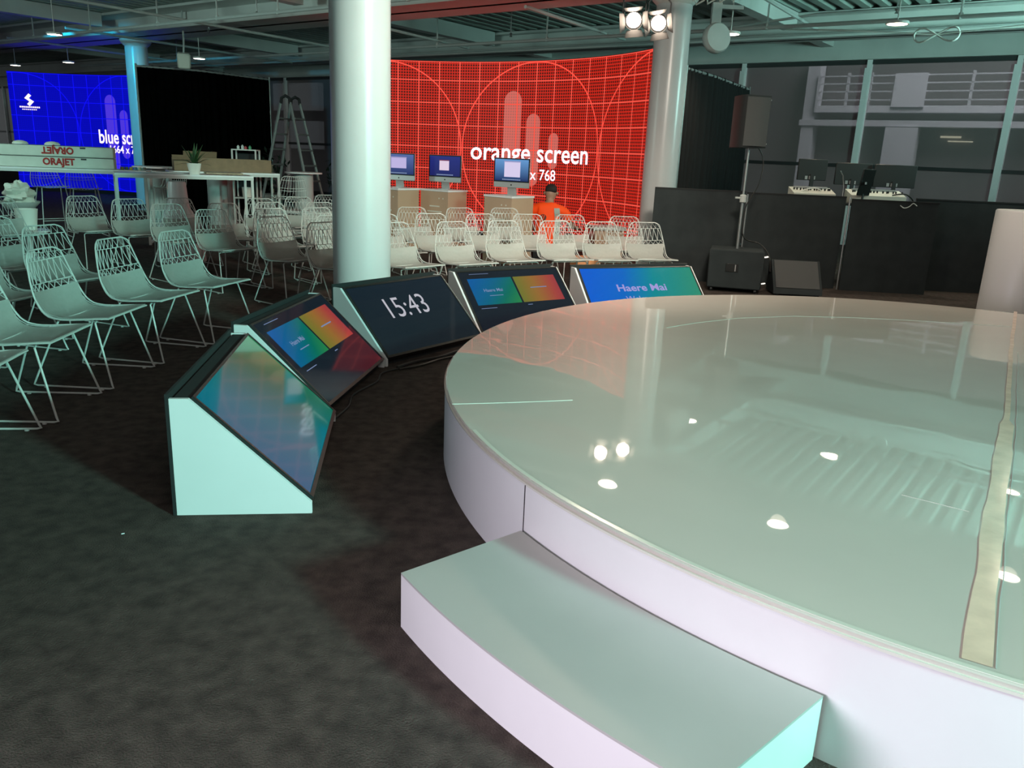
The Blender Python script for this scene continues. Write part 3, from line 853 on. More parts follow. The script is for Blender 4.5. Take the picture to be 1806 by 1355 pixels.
for sg in (-1, 1):
    w = MB(); w.tube([(sg * .05, .15, .412), (sg * .19, .15, .415), (sg * .213, .155, .405), (sg * .268, .255, .035), (sg * .270, .262, .018), (sg * .271, .24, .012), (sg * .271, -.21, .012), (sg * .270, -.232, .018),
              (sg * .267, -.226, .035), (sg * .213, -.075, .405), (sg * .19, -.07, .415), (sg * .05, -.07, .412)], .0062, 8)
    for y in (.19, -.16): w.lathe([(.012, .001), (.012, .012), (.0, .014)], c=(sg * .271, y, 0), n=8)
    w.build('sled_leg', white, CH)
w = MB()
for y in (.15, -.07): w.tube([(-.06, y, .412), (.06, y, .412)], .0062, 6)
w.build('cross_brace', white, CH)

used = [False]
ORD = ['first', 'second', 'third', 'fourth', 'fifth', 'sixth', 'seventh', 'eighth', 'ninth', 'tenth']


def place(x, y, face, label, group):
    """face: direction (deg) the sitter looks"""
    rz = math.radians(face - 90)
    if not used[0]:
        used[0] = True; CH.location = (x, y, 0); CH.rotation_euler = (0, 0, rz); CH['label'] = label; CH['group'] = group; return CH
    return dup(CH, (x, y, 0), rz, label, group)


def polar(r, deg): return SC.x + r * math.cos(math.radians(deg)), SC.y + r * math.sin(math.radians(deg))


# left block
for k, (x, y, f) in enumerate(((-2.68, 3.68, 8), (-2.71, 4.346, 4), (-2.70, 5.015, -1.6), (-2.62, 5.681, -9.4), (-2.464, 6.326, -15.6))):
    place(x, y, f, ['mint-lit wire chair cut by the left edge, lowest in the front row', 'mint-lit wire chair at the left edge, its back out of frame', 'mint-lit wire chair third from the aisle in the near left row',
        'mint-lit wire chair second from the aisle in the near left row', 'mint-lit wire chair on the aisle end of the near left row'][k], 'wire chairs left of the aisle')
for (x, y, f, l) in ((-3.50, 6.30, -20, 'wire chair on the aisle end of the second left row'), (-3.52, 5.42, -12, 'wire chair in the second left row, at the left edge'),
                     (-4.2, 6.75, -20, 'wire chair on the aisle end of the third left row'), (-4.45, 5.9, -14, 'wire chair in the third left row, cut by the left edge')):
    place(x, y, f, l, 'wire chairs left of the aisle')
# right block: rows of an arc about the stage
rows = [(5.20, [142.0, 135.3, 128.3, 121.2, 114.5, 108.2, 102.4]), (6.15, [142.4, 136.5, 130.7, 125.0, 119.3, 113.7, 108.3, 102.2]), (7.15, [142.8, 137.8, 132.8, 123.0, 117.8, 112.8]),
        (8.02, [143.0, 138.4, 133.9, 129.4]), (8.92, [143.0, 138.9])]
for ri, (r, angs) in enumerate(rows):
    for k, a in enumerate(angs):
        if ri == 0: r = 5.48 if k == 0 else 5.2; a += (0, 0, 0, 0, 0, .4, .3)[k]
        x, y = polar(r + .04 * math.sin(k * 2.3 + ri), a); f = a + 180 - 360 + 3 * math.sin(k * 3.1 + ri)
        lab = 'white wire chair in the %s row right of the aisle, %s from the aisle' % (ORD[ri], ORD[k])
        if ri == 0: lab = 'white wire chair in the row just behind the monitors, %s from the aisle' % ORD[k]
        place(x, y, f, lab, 'wire chairs right of the aisle')
for (x, y, f, l) in ((-2.95, 11.3, -55, 'wire chair left of the near column, in front of the pedestal table'), (-3.25, 10.6, -50, 'wire chair beside the right end of the white bar table'),
                     (-5.05, 9.72, -36, 'wire chair in front of the left end of the white bar table'), (-5.6, 9.0, -30, 'wire chair between the bar tables and the left rows'),
                     (-2.75, 12.1, -60, 'farthest wire chair left of the near column'), (-5.15, 7.55, -18, 'wire chair behind the left rows near the white bucket')):
    place(x, y, f, l, 'stray wire chairs by the tables')

# wire bar stools by the blue wall
def make_stool(label, x, y, f):
    t = thing('bar_stool', label, 'stool', (x, y, 0), math.radians(f - 90), 'white wire bar stools')
    zs = .31; w = MB()
    def S2(s, tt, off=0):
        p = SF(s, tt, off); return Vector((p.x * .9, p.y * .85, p.z * .86 + zs + .05))
    w.tube([S2(-1, tt) for tt in ts[:-1]] + [S2(s, 1) for s in (-.9, -.4, 0, .4, .9)] + [S2(1, tt) for tt in ts[:-1][::-1]], .006, 6, closed=True)
    for tt in (tp, t_a, t_b, .3, .12): w.tube([S2(-1 + i / 4, tt) for i in range(9)], .004, 4, cap=False)
    for s in [-1 + 2 * i / 10 for i in range(1, 10)]: w.tube([S2(s, k / 16) for k in range(17)], .0035, 4, cap=False)
    w.build('wire_shell', white, t)
    for sg in (-1, 1):
        w = MB().tube([(sg * .17, .13, .73), (sg * .25, .24, .03), (sg * .255, .22, .012), (sg * .255, -.2, .012), (sg * .25, -.22, .03), (sg * .17, -.05, .73)], .008, 6); w.build('sled_leg', white, t)
    w = MB()
    for y_ in (.21, -.14): w.tube([(-.235, y_, .22), (.235, y_, .22)], .007, 6)
    w.build('footrest', white, t)


make_stool('wire bar stool nearest the left edge, before the blue wall', -7.35, 12.9, -40)
make_stool('wire bar stool in front of the blue wall, right of another', -6.75, 12.75, -50)
make_stool('wire bar stool standing before the teal column', -5.9, 13.9, -100)
make_stool('pinkish wire bar stool behind the chairs, beside the step ladder', -3.5, 12.55, 120)

# ================================================================== TABLES AT THE LEFT
def bar_table(label, P, Q, dep, h=1.06, topm=whitelam):
    """P-Q near rail ends on plan"""
    P = Vector((*P, 0)); Q = Vector((*Q, 0)); L = (Q - P).length; ang = math.atan2((Q - P).y, (Q - P).x)
    t = thing('bar_table', label, 'table', P, ang, 'white framed bar tables')
    w = MB().box((L / 2, dep / 2, h - .012), (L, dep, .022)); w.build('tabletop', topm, t)
    for x in (.02, L - .02):
        for y in (.02, dep - .02): MB().box((x, y, (h - .06) / 2), (.035, .035, h - .06)).build('leg', white, t)
    w = MB()
    for y in (.02, dep - .02): w.box((L / 2, y, h - .042), (L, .035, .036)); 
    for x in (.02, L - .02): w.box((x, dep / 2, h - .042), (.035, dep - .07, .036)); w.box((x, dep / 2, .03), (.03, dep - .07, .03))
    w.build('rail_frame', white, t)
    return t


bar_table('white framed bar table holding the small potted plant', (-5.35, 10.91), (-3.78, 11.74), .62)
bar_table('white framed bar table under the long cardboard box', (-5.30, 12.50), (-3.85, 13.27), .60)
bar_table('white framed bar table carrying the two long white cartons', (-7.9, 11.2), (-5.40, 11.96), .62)
# long white cartons with red lettering
rot = math.atan2(.75, 2.46)
for k, (z, l) in enumerate(((1.062, 'long white carton with upright red lettering, lying on the bar table'), (1.214, 'long white carton with upside-down red lettering, topmost of two'))):
    t = thing('long_carton', l, 'box', (-7.02, 11.66, z), rot, 'long white cartons')
    MB().box((0, 0, .075), (2.42, .19, .149), bev=.008).build('carton_body', carton, t)
    w = MB().box((0, -.0965, .147), (2.42, .004, .006)); w.box((-.62, -.0975, .125), (.07, .004, .022)); w.box((.82, -.0975, .125), (.07, .004, .022)); w.build('flap_slot', shadow_gap, t)
    tm = text_mb('ORAJET', .092, .06, sx=.92)
    vv = []
    for x, y, zz in tm.v:
        if k == 1: x, y = -x, .085 - y
        vv.append((.50 + x, -.0985, .04 + y))
    tm.v = vv; tm.smooth = [False] * len(tm.f); tm.build('red_lettering', redink, t, fixn=False)
for k, dx in enumerate((-.72, -.36, .02, .42)):
    c = Vector((-7.02, 11.66, 1.366)) + Vector((math.cos(rot) * dx, math.sin(rot) * dx, 0))
    tag(MB().lathe([(.10, 0), (.10, .012), (.08, .035), (.03, .048), (0, .05)], c=c, n=20).build('end_cap', plastic),
        ['leftmost', 'second', 'third', 'rightmost'][k] + ' round cream cap of four on the upper carton', 'cap', 'round caps on the carton')
# small tape rolls at the table end
cl = [(.25, .3, .1), (.1, .25, .12), (.5, .45, .1), (.05, .2, .3), (.3, .4, .25), (.1, .12, .1)]
for k in range(6):
    mm = mat('roll_%d' % k, cl[k], .5); d = 1.28 + .075 * k
    c = Vector((-7.02, 11.66, 1.06)) + Vector((math.cos(rot) * d, math.sin(rot) * d, 0)) if d < 1.0 else Vector((-5.62, 12.05, 1.061)) + Vector((-.18 + .055 * k, .03 + .02 * k, 0))
    tag(MB().lathe([(.012, 0), (.026, 0), (.026, .04), (.012, .04), (.012, 0)], c=c, n=14, cap=False).build('tape_roll', mm),
        'small ' + ['green', 'dark green', 'olive', 'blue', 'pale green', 'black'][k] + ' tape roll at the right end of the carton table', 'tape roll', 'coloured tape rolls')
# potted plant
pp = thing('potted_plant', 'small spiky green plant in a white pot on the bar table', 'plant', (-4.52, 11.50, 1.061))
pp.scale = (1.0, 1.0, 1.0)
MB().lathe([(.065, 0), (.095, .14), (.10, .15), (.088, .15), (.08, .12), (0, .12)], n=24).build('pot', pot, pp)
random.seed(5)
w = MB()
for k in range(26):
    an = random.uniform(0, 2 * PI); el = random.uniform(.35, 1.35); L = random.uniform(.22, .38); wd = .020
    pts = []
    for j in range(6):
        f = j / 5; r_ = L * f * math.cos(el); z = .12 + L * f * math.sin(el) - .10 * f * f * math.cos(el)
        pts.append((Vector((math.cos(an) * r_, math.sin(an) * r_, z)), wd * (1 - f ** 2) + .001))
    tx = Vector((-math.sin(an), math.cos(an), 0)); vs = []
    for p, q in pts: vs += [p - tx * q, p + tx * q, p + Vector((0, 0, .002))]
    fs = []
    for j in range(5): a = 3 * j; fs += [(a, a + 1, a + 4, a + 3), (a, a + 3, a + 5, a + 2), (a + 1, a + 2, a + 5, a + 4)]
    w.add(vs, fs)
w.build('leaves', leafm, pp)
# cardboard
t = thing('cardboard_box', 'long brown cardboard box with open flaps behind the potted plant', 'box', (-4.72, 13.15, 1.061), math.atan2(.77, 1.45))
w = MB(); w.box((0, 0, .005), (1.45, .30, .01))
for y in (-.15, .15): w.box((0, y, .10), (1.45, .008, .19))
for x in (-.72, .72): w.box((x, 0, .10), (.008, .30, .19))
w.build('box_body', card, t)
MB().box((-.60, -.21, .20), (.30, .13, .006), 0, .5).box((-.3, .2, .24), (.5, .12, .006), 0, -1.0).build('flap', card, t)
tag(MB().box((-4.86, 11.72, 1.066), (.55, .26, .008), .45).build('sheet_of_paper', whitelam), 'white sheet lying on the bar table behind the pot', 'paper')
tag(MB().box((-4.28, 11.95, 1.075), (.5, .3, .02), .48).build('wooden_board', wood), 'tan board lying on the bar table right of the pot', 'board')

# cocktail tables with drum pedestals
for k, (x, y, rr, l) in enumerate(((-3.9, 14.9, .33, 'round pedestal table left of the near column, by the ladder'), (-5.35, 14.6, .36, 'round pedestal table behind the cardboard box'),
                                   (-6.35, 14.4, .36, 'round pedestal table before the teal column foot'), (-5.55, 15.6, .3, 'round pedestal table farthest back, against the black drape'))):
    t = thing('pedestal_table', l, 'table', (x, y, 0), 0, 'round pedestal tables')
    MB().lathe([(rr, 1.03), (rr, 1.055), (0, 1.055)], n=32).lathe([(0, 1.03), (rr, 1.03)], n=32, cap=False).build('tabletop', whitelam, t)
    MB().lathe([(.17, 0), (.17, 1.03)], n=28).build('pedestal', gsteel if k < 3 else white, t)
t = thing('flared_pedestal', 'white flared pedestal narrowing to its top, behind the wire chairs', 'pedestal', (-4.36, 10.50, 0))
MB().lathe([(.30, 0), (.28, .25), (.22, .5), (.17, .62), (.135, .68), (.12, .80), (.105, .98), (.10, 1.0), (0, 1.0)], n=32).build('pedestal_body', whitelam, t)
# low bench
t = thing('low_bench', 'low white bench behind the wire chairs left of the near column', 'bench', (-3.35, 13.9, 0), -.1)
MB().box((0, 0, .43), (1.5, .4, .05)).build('bench_top', gsteel, t)
for x in (-.65, .65): MB().box((x, 0, .2), (.06, .36, .40)).build('leg', gsteel, t)
MB().box((0, .12, .22), (1.22, .02, .36)).build('back_panel', gsteel, t)
# shelf frame with bottles and a white bin
t = thing('shelf_frame', 'tall narrow white metal shelf in front of the black drape', 'shelf', (-4.62, 14.0, 0), .1)
w = MB()
for x in (-.19, .19):
    for y in (-.15, .15): w.box((x, y, .70), (.025, .025, 1.40))
for z in (.62, 1.0, 1.40): w.box((0, 0, z), (.40, .32, .02))
w.build('frame', white, t); MB().box((0, .16, .98), (.36, .01, .72)).build('back_panel', blackm, t)
for k, (dx, c, h_) in enumerate(((-.12, (.55, .6, .58), .06), (.0, (.35, .03, .04), .05), (.07, (.05, .3, .15), .06), (-.05, (.5, .55, .55), .07))):
    tag(MB().lathe([(.022, 0), (.024, h_ * .7), (.01, h_ * .85), (.01, h_), (0, h_)], c=(-4.62 + dx, 14.0 + dx * .1, 1.411), n=12).build('small_bottle', mat('bottle_%d' % k, c, .4)),
        ['pale left bottle', 'red bottle', 'green bottle', 'taller pale bottle'][k] + ' on top of the white shelf', 'bottle', 'small bottles on the shelf')
tag(MB().lathe([(.075, 0), (.09, .16), (.085, .16), (.07, .01), (0, .01)], c=(-4.62, 13.98, .632), n=20, cap=False).build('white_tub', pot), 'white tub on the lower board of the metal shelf', 'tub')

# step ladder
ld = thing('step_ladder', 'grey aluminium double-sided step ladder before the left window', 'ladder', (-4.45, 16.2, 0), -.25)
def ladder_side(sg, nm):
    w = MB(); bot = sg * .62; topx = sg * .10
    rails = []
    for y in (-.24, .24):
        yy = y * 1.15
        w.tube([(bot, yy * 1.1, 0), (topx, y * .75, 2.28)], .028, 6)
    for k in range(1, 8):
        f = k / 8; x = bot * (1 - f) + topx * f; y = .24 * (1.265 * (1 - f) + .75 * f)
        w.box((x, 0, 2.28 * f), (.07, 2 * y, .03))
    return w.build(nm, ladm, ld)


ladder_side(-1, 'climbing_frame'); ladder_side(1, 'support_frame')
w = MB()
for y in (-.18, .18): w.tube([(-.10, y, 2.26), (-.08, y, 2.36), (0, y, 2.40), (.08, y, 2.36), (.10, y, 2.26)], .03, 6)
w.build('hinge', blackm, ld)
# dark leafy plants by the left window
for k, (x, y, l) in enumerate(((-3.75, 17.6, 'dark leafy plant in a tall pot behind the ladder'), (-5.2, 17.4, 'dark bushy plant against the black drape'))):
    t = thing('potted_shrub', l, 'plant', (x, y, 0)); MB().lathe([(.15, 0), (.20, .5), (.18, .5), (0, .46)], n=20).build('planter', pot, t)
    w = MB()
    for i in range(160):
        d = Vector((random.gauss(0, 1), random.gauss(0, 1), random.gauss(0, 1))).normalized() * random.uniform(.15, .5); c = Vector((0, 0, .95)) + d * Vector((1, 1, 1.1)).x
        a = Vector((random.gauss(0, 1), random.gauss(0, 1), random.gauss(0, 1))).normalized(); b = a.cross(Vector((0, 0, 1))).normalized() * .03
        w.add([c - a * .08, c + b, c + a * .08, c - b], [(0, 1, 2, 3)])
    w.build('foliage', leafd, t)
    MB().tube([(0, 0, .44), (0, 0, 1.1)], .02, 6).build('stem', wood, t)
# left edge odds and ends
tag(MB().lathe([(.10, 0), (.13, .25), (.125, .25), (.095, .01), (0, .01)], c=(-6.02, 9.98, .372), n=24, cap=False).build('white_bucket', pot), 'white bucket resting on a round side table at the left edge', 'bucket')
t = thing('side_table', 'small round white side table at the left edge under the bucket', 'table', (-6.02, 9.98, 0))
MB().lathe([(.24, .35), (.24, .37), (0, .37)], n=28).lathe([(0, .35), (.24, .35)], n=28, cap=False).build('tabletop', whitelam, t)
MB().lathe([(.2, 0), (.2, .015), (.03, .03), (.03, .35)], n=20).build('pedestal', white, t)
random.seed(9)
w = MB(); vs = []; fs = []; nn = 22
for i in range(nn + 1):
    ph = PI * i / nn
    for j in range(nn):
        th = 2 * PI * j / nn; r_ = .17 * (1 + .16 * math.sin(5 * th + 3 * ph) + .12 * math.sin(9 * ph + 2 * th) + random.uniform(-.05, .05))
        vs.append((r_ * math.sin(ph) * math.cos(th), r_ * math.sin(ph) * math.sin(th), .17 + r_ * .95 * math.cos(ph)))
for i in range(nn):
    for j in range(nn): k = (j + 1) % nn; fs.append((i * nn + j, i * nn + k, (i + 1) * nn + k, (i + 1) * nn + j))
w.add([(x - 6.55, y + 10.75, z * .9 + .585) for x, y, z in vs], fs); tag(w.build('crumpled_bag', plastic), 'crumpled white bag piled in a bowl stool at the left edge', 'bag')
t = thing('bowl_stool', 'pale round bowl stool under the crumpled bag', 'stool', (-6.55, 10.75, 0))
MB().lathe([(.04, .53), (.16, .55), (.23, .63), (.24, .65), (.22, .64), (.15, .565), (0, .555)], n=28, cap=False).build('bowl', white, t)
w = MB()
for k in range(4): an = PI / 4 + k * PI / 2; MB().tube([(.10 * math.cos(an), .10 * math.sin(an), .54), (.22 * math.cos(an), .22 * math.sin(an), 0.0)], .012, 6).build('leg', white, t)

# ================================================================== COMPUTER PLINTHS
def plinth(corner, L1, L2, ang, label, h=.95):
    """corner: near vertical edge; left face leaves at 180+..."""
    t = thing('display_plinth', label, 'plinth', (corner[0], corner[1], 0), ang, 'computer plinths')
    # local: near corner at origin, body x in [-L1,0], y in [0,L2]
    MB().box((-L1 / 2, L2 / 2, (h - .03) / 2), (L1, L2, h - .03)).build('cabinet', peach, t)
    MB().box((-L1 / 2, L2 / 2, h - .014), (L1 + .02, L2 + .02, .028)).build('top_board', whitelam, t)
    w = MB()
    for z, x0, x1 in ((.70, -.66, -.30), (.62, -.74, -.22)): w.box((L1 * (x0 + x1) / 2, -.002, z), (L1 * (x1 - x0), .003, .02))
    w.build('pale_lettering', plastic, t)
    w = MB()
    for x in (-.1, -.18): w.lathe([(.012, 0), (0, .002)], c=(x, -.001, h - .13), n=10, axis=(0, -1, 0))
    w.build('cable_hole', plastic, t)
    return t


plinth((-.115, 11.5), .50, .50, math.radians(-38), 'tan computer plinth nearest the worker in orange')
plinth((-1.09, 12.5), .56, .44, math.radians(-36), 'middle tan computer plinth')
plinth((-1.84, 12.45), .60, .46, math.radians(-36), 'left tan computer plinth beside the near column')


def desktop(loc, yaw, label, wincol, win, wall0, wall1):
    t = thing('desktop_computer', label, 'computer', loc, yaw, 'desktop computers on plinths')
    Wd, Hd, ch = .54, .40, .075; z0 = .11
    MB().box((0, 0, z0 + Hd / 2), (Wd, .022, Hd), bev=.006).build('aluminium_body', alu, t)
    MB().box((0, -.0125, z0 + ch + (Hd - ch) / 2), (Wd - .002, .003, Hd - ch - .002)).build('glass_bezel', black, t)
    m = bpy.data.materials.new('desktop_picture'); m.use_nodes = True; nt = m.node_tree; b = nt.nodes['Principled BSDF']; b.inputs['Base Color'].default_value = (0, 0, 0, 1)
    tc = nt.nodes.new('ShaderNodeTexCoord'); sp = nt.nodes.new('ShaderNodeSeparateXYZ'); r = nt.nodes.new('ShaderNodeValToRGB'); nt.links.new(tc.outputs['Generated'], sp.inputs[0])
    nt.links.new(sp.outputs[2], r.inputs[0]); nt.links.new(r.outputs[0], b.inputs['Emission Color']); b.inputs['Emission Strength'].default_value = 1
    r.color_ramp.elements[0].color = (*wall0, 1); r.color_ramp.elements[1].color = (*wall1, 1)
    MB().box((0, -.0145, z0 + ch + .017 + (Hd - ch - .034) / 2), (Wd - .036, .002, Hd - ch - .034)).build('screen', m, t)
    x, z, ww, hh = win
    e = emat('window_white', wincol, 1.0); MB().box((x, -.0162, z0 + ch + z), (ww, .0015, hh)).build('open_window', e, t)
    MB().box((x, -.0162, z0 + ch + z + hh / 2 + .008), (ww + .01, .0015, .012)).build('window_title_bar', emat('title_bar', s2l(120, 60, 80) if wall1[0] < .05 else s2l(170, 160, 200), 1), t)
    w = MB()
    for k in range(14): w.box((-.13 + .02 * k, -.0162, z0 + ch + .035), (.013, .0015, .012))
    w.build('dock_icons', emat('dock', s2l(150, 170, 200), 1), t)
    MB().lathe([(.011, 0), (0, .001)], c=(0, -.0115, z0 + ch / 2), n=14, axis=(0, -1, 0)).build('round_emblem', black, t)
    w = MB(); w.slab([(-.07, .03, .01), (.07, .03, .01), (.06, .0, z0 + .06), (-.06, .0, z0 + .06)], (0, 1, 0), .01); w.box((0, .02, .005), (.17, .15, .01)); w.build('foot', alu, t)
    return t


desktop((-.13, 11.66, .951), math.radians(-22), 'desktop computer with a pale blue picture, nearest the worker in orange', s2l(215, 205, 235), (.01, .17, .24, .20), s2l(10, 36, 92), s2l(98, 150, 205))
desktop((-1.16, 12.72, .951), math.radians(-20), 'middle desktop computer with a dark blue picture', s2l(225, 205, 225), (-.01, .17, .16, .14), s2l(22, 28, 96), s2l(30, 40, 120))
desktop((-1.86, 12.70, .951), math.radians(-20), 'left desktop computer partly hidden by the near column', s2l(190, 180, 225), (.0, .18, .26, .15), s2l(24, 40, 100), s2l(80, 100, 160))

# low boxes by the orange wall
t = thing('low_crate', 'grey crate on a red-lit box before the orange wall', 'crate', (1.32, 12.35, 0), .2)
MB().box((0, 0, .24), (.45, .35, .48), bev=.01).build('crate_body', peach, t); MB().box((0, 0, .51), (.5, .38, .05)).build('lid', gsteel, t)
tag(MB().box((.95, 11.35, .09), (.34, .3, .18), .3, bev=.006).build('tan_carton', mat('orange_tan_carton', (.75, .32, .14), .7)), 'small orange-tan carton on the carpet, right of the worker', 'box')
tag(MB().box((1.62, 11.05, .012), (.55, .42, .022), .35).build('white_board', whitelam), 'white board lying flat on the carpet right of the tan carton', 'board')
cable('black_cable', [(1.55, 12.1, .015), (1.62, 11.8, .015), (1.75, 11.6, .015), (1.85, 11.5, .015)], .015, 'black cable on the floor below the right end of the orange wall')
cable('black_cable', [(-1.7, 10.9, .02), (-1.4, 11.0, .02), (-1.2, 10.85, .02), (-.95, 11.1, .02), (-.8, 12.0, .02)], .02, 'black cable bundle on the floor before the plinths')

# ================================================================== PERSON (sitting on the floor, back to the camera)
def skinmesh(name, verts, edges, rad, m, parent, root=0, sub=2, flat=None):
    me = bpy.data.meshes.new(name); me.from_pydata([tuple(v) for v in verts], edges, []); me.update()
    o = bpy.data.objects.new(name, me); COL.objects.link(o)
    md = o.modifiers.new('skin', 'SKIN'); md.use_smooth_shade = True
    for i, r in enumerate(rad):
        sv = me.skin_vertices[0].data[i]; sv.radius = r if isinstance(r, tuple) else (r, r); sv.use_root = (i == root)
    ms = o.modifiers.new('sub', 'SUBSURF'); ms.levels = sub; ms.render_levels = sub
    dg = bpy.context.evaluated_depsgraph_get(); dg.update()
    nm = bpy.data.meshes.new_from_object(o.evaluated_get(dg)); bpy.data.objects.remove(o)
    nm.materials.clear(); nm.materials.append(m)
    for p in nm.polygons: p.use_smooth = True
    nm.name = name; r_ = bpy.data.objects.new(name, nm); COL.objects.link(r_)
    if parent: r_.parent = parent
    return r_


person = thing('person', 'person in an orange hi-vis shirt sitting before the orange wall, back to camera', 'person', (.42, 12.15, 0), math.radians(-6)); person.scale = (1.12, 1.05, 1.03)
# local: x right (viewer's right), y away from the camera
V_ = [(0, 0, .14), (0, .0, .30), (0, .0, .48), (0, .02, .64), (0, .03, .765), (.01, .045, .82), (.015, .06, .87),   # 0-6 pelvis..skull base
      (-.10, .02, .755), (-.205, .03, .72), (-.235, .13, .48), (-.10, .30, .36),                             # left arm 7-10
      (.10, .02, .755), (.205, .04, .72), (.30, .14, .52), (.36, .36, .46),                                # right arm 11-14
      (-.10, .02, .13), (-.30, .36, .34), (-.14, .62, .08), (-.14, .74, .05),                                # left leg 15-18
      (.10, .02, .13), (.30, .34, .34), (.18, .62, .08), (.18, .74, .05)]                                    # right leg
E_ = [(0, 1), (1, 2), (2, 3), (3, 4), (4, 5), (5, 6), (4, 7), (7, 8), (8, 9), (9, 10), (4, 11), (11, 12), (12, 13), (13, 14), (0, 15), (15, 16), (16, 17), (17, 18), (0, 19), (19, 20), (20, 21), (21, 22)]
R_ = [(.14, .11), (.135, .10), (.14, .10), (.15, .10), (.10, .08), .055, .05, .06, .052, .042, .03, .06, .052, .042, .03, .085, .065, .045, .035, .085, .065, .045, .035]
# head: shaped mesh points built as an ellipsoid chain, joined in the same skin
hb = len(V_)
V_ += [(.02, .075, .915), (.022, .085, .975), (.022, .08, 1.03)]; E_ += [(6, hb), (hb, hb + 1), (hb + 1, hb + 2)]; R_ += [(.072, .085), (.078, .098), (.055, .07)]
# hands: palm and five fingers each
for sg, wr, dirv in ((-1, 10, Vector((.55, .8, -.15))), (1, 14, Vector((.25, .95, -.1)))):
    dirv.normalize(); sidev = dirv.cross(Vector((0, 0, 1))).normalized(); base = Vector(V_[wr]); i0 = len(V_)
    palm = base + dirv * .06; V_.append(tuple(palm)); E_.append((wr, i0)); R_.append((.034, .016))
    for k, (of, L) in enumerate(((-.027, .062), (-.009, .075), (.009, .070), (.027, .055))):
        j = len(V_); a = palm + dirv * .025 + sidev * of; b = a + dirv * L * .5 + Vector((0, 0, -.008)); c = a + dirv * L * .85 + Vector((0, 0, -.03))
        V_ += [tuple(a), tuple(b), tuple(c)]; E_ += [(i0, j), (j, j + 1), (j + 1, j + 2)]; R_ += [.0095, .0085, .007]
    j = len(V_); a = palm - sidev * sg * -.03 - dirv * .02; b = a + (sidev * sg * .6 + dirv * .7).normalized() * .035; c = b + dirv * .028
    V_ += [tuple(a), tuple(b), tuple(c)]; E_ += [(i0, j), (j, j + 1), (j + 1, j + 2)]; R_ += [.012, .010, .008]
skinmesh('body', V_, E_, R_, skin, person)
# face features and ears (face looks away from the camera)
w = MB(); w.lathe([(0, -.028), (.012, -.02), (.018, 0), (.012, .02), (0, .026)], c=(-.060, .085, .96), n=10, axis=(.2, .1, 1)).lathe([(0, -.028), (.012, -.02), (.018, 0), (.012, .02), (0, .026)], c=(.104, .085, .96), n=10, axis=(-.2, .1, 1))
w.build('ear', skin, person)
w = MB().lathe([(0, -.03), (.012, -.02), (.014, 0), (0, .03)], c=(.022, .188, .955), n=8, axis=(0, .35, 1)); w.build('nose', skin, person)
w = MB()
for x in (-.012, .056): w.lathe([(0, -.01), (.01, 0), (0, .01)], c=(x, .168, .98), n=8)
w.build('eye', whitelam, person)
MB().box((.022, .172, .915), (.04, .01, .008)).build('mouth', redink, person)
hv = [(.022, .042, .955), (.022, .055, 1.01), (.022, .09, 1.05), (.022, .135, 1.045)]
skinmesh('hair', hv, [(0, 1), (1, 2), (2, 3)], [(.080, .060), (.092, .08), (.072, .06), (.052, .03)], hairm, person, 0)
# shirt over torso and sleeves
Vs = [(0, 0, .15), (0, .0, .30), (0, .0, .48), (0, .02, .64), (0, .03, .755), (.008, .045, .81), (-.10, .02, .745), (-.205, .03, .715), (-.235, .10, .55), (.10, .02, .745), (.205, .04, .715), (.29, .12, .56)]
Es = [(0, 1), (1, 2), (2, 3), (3, 4), (4, 5), (4, 6), (6, 7), (7, 8), (4, 9), (9, 10), (10, 11)]
Rs = [(.175, .13), (.165, .125), (.175, .125), (.185, .125), (.135, .11), (.07, .065), .092, .085, .07, .092, .085, .07]
shirt = skinmesh('orange_shirt', Vs, Es, Rs, orangec, person)
skinmesh('trousers', [(0, 0, .13), (-.10, .02, .13), (-.30, .36, .34), (-.15, .60, .10), (.10, .02, .13), (.30, .34, .34), (.19, .60, .10)], [(0, 1), (1, 2), (2, 3), (0, 4), (4, 5), (5, 6)],
         [(.15, .12), .105, .082, .06, .105, .082, .06], trou, person)
for x in (-.14, .18): skinmesh('shoe', [(x, .62, .05), (x, .70, .045), (x, .80, .04)], [(0, 1), (1, 2)], [.045, .045, .035], black, person, sub=2)
# reflective strips down the right of the shirt and round the sleeve
bpy.context.view_layer.update()
dg = bpy.context.evaluated_depsgraph_get()
from mathutils.bvhtree import BVHTree
bvh = BVHTree.FromPolygons([v.co.copy() for v in shirt.data.vertices], [tuple(p.vertices) for p in shirt.data.polygons])


def on_shirt(x, z, off=.014):
    h = bvh.ray_cast(Vector((x, -1, z)), Vector((0, 1, 0)))
    return (h[0].y - off) if h[0] else -.1


w = MB(); vs = []; fs = []
for i in range(14):
    z = .22 + (.76 - .22) * i / 13; x0 = .085 + .02 * math.sin(i * .25); vs += [(x0, on_shirt(x0, z), z), (x0 + .07, on_shirt(x0 + .07, z), z), (x0, on_shirt(x0, z, .002), z), (x0 + .07, on_shirt(x0 + .07, z, .002), z)]
for i in range(13): k = 4 * i; fs += [(k, k + 1, k + 5, k + 4), (k, k + 4, k + 6, k + 2), (k + 1, k + 3, k + 7, k + 5)]
w.add(vs, fs); w.build('reflective_strip', reflm, person)
w = MB(); cx, cz = -.055, .625; vs = [(cx, on_shirt(cx, cz), cz)]
for k in range(20): a = 2 * PI * k / 20; x = cx + .045 * math.cos(a); z = cz + .045 * math.sin(a); vs.append((x, on_shirt(x, z), z))
w.add(vs, [(0, k + 1, (k + 1) % 20 + 1) for k in range(20)]); w.build('back_emblem', mat('emblem_dark', (.09, .03, .02), .7), person)
w = MB()
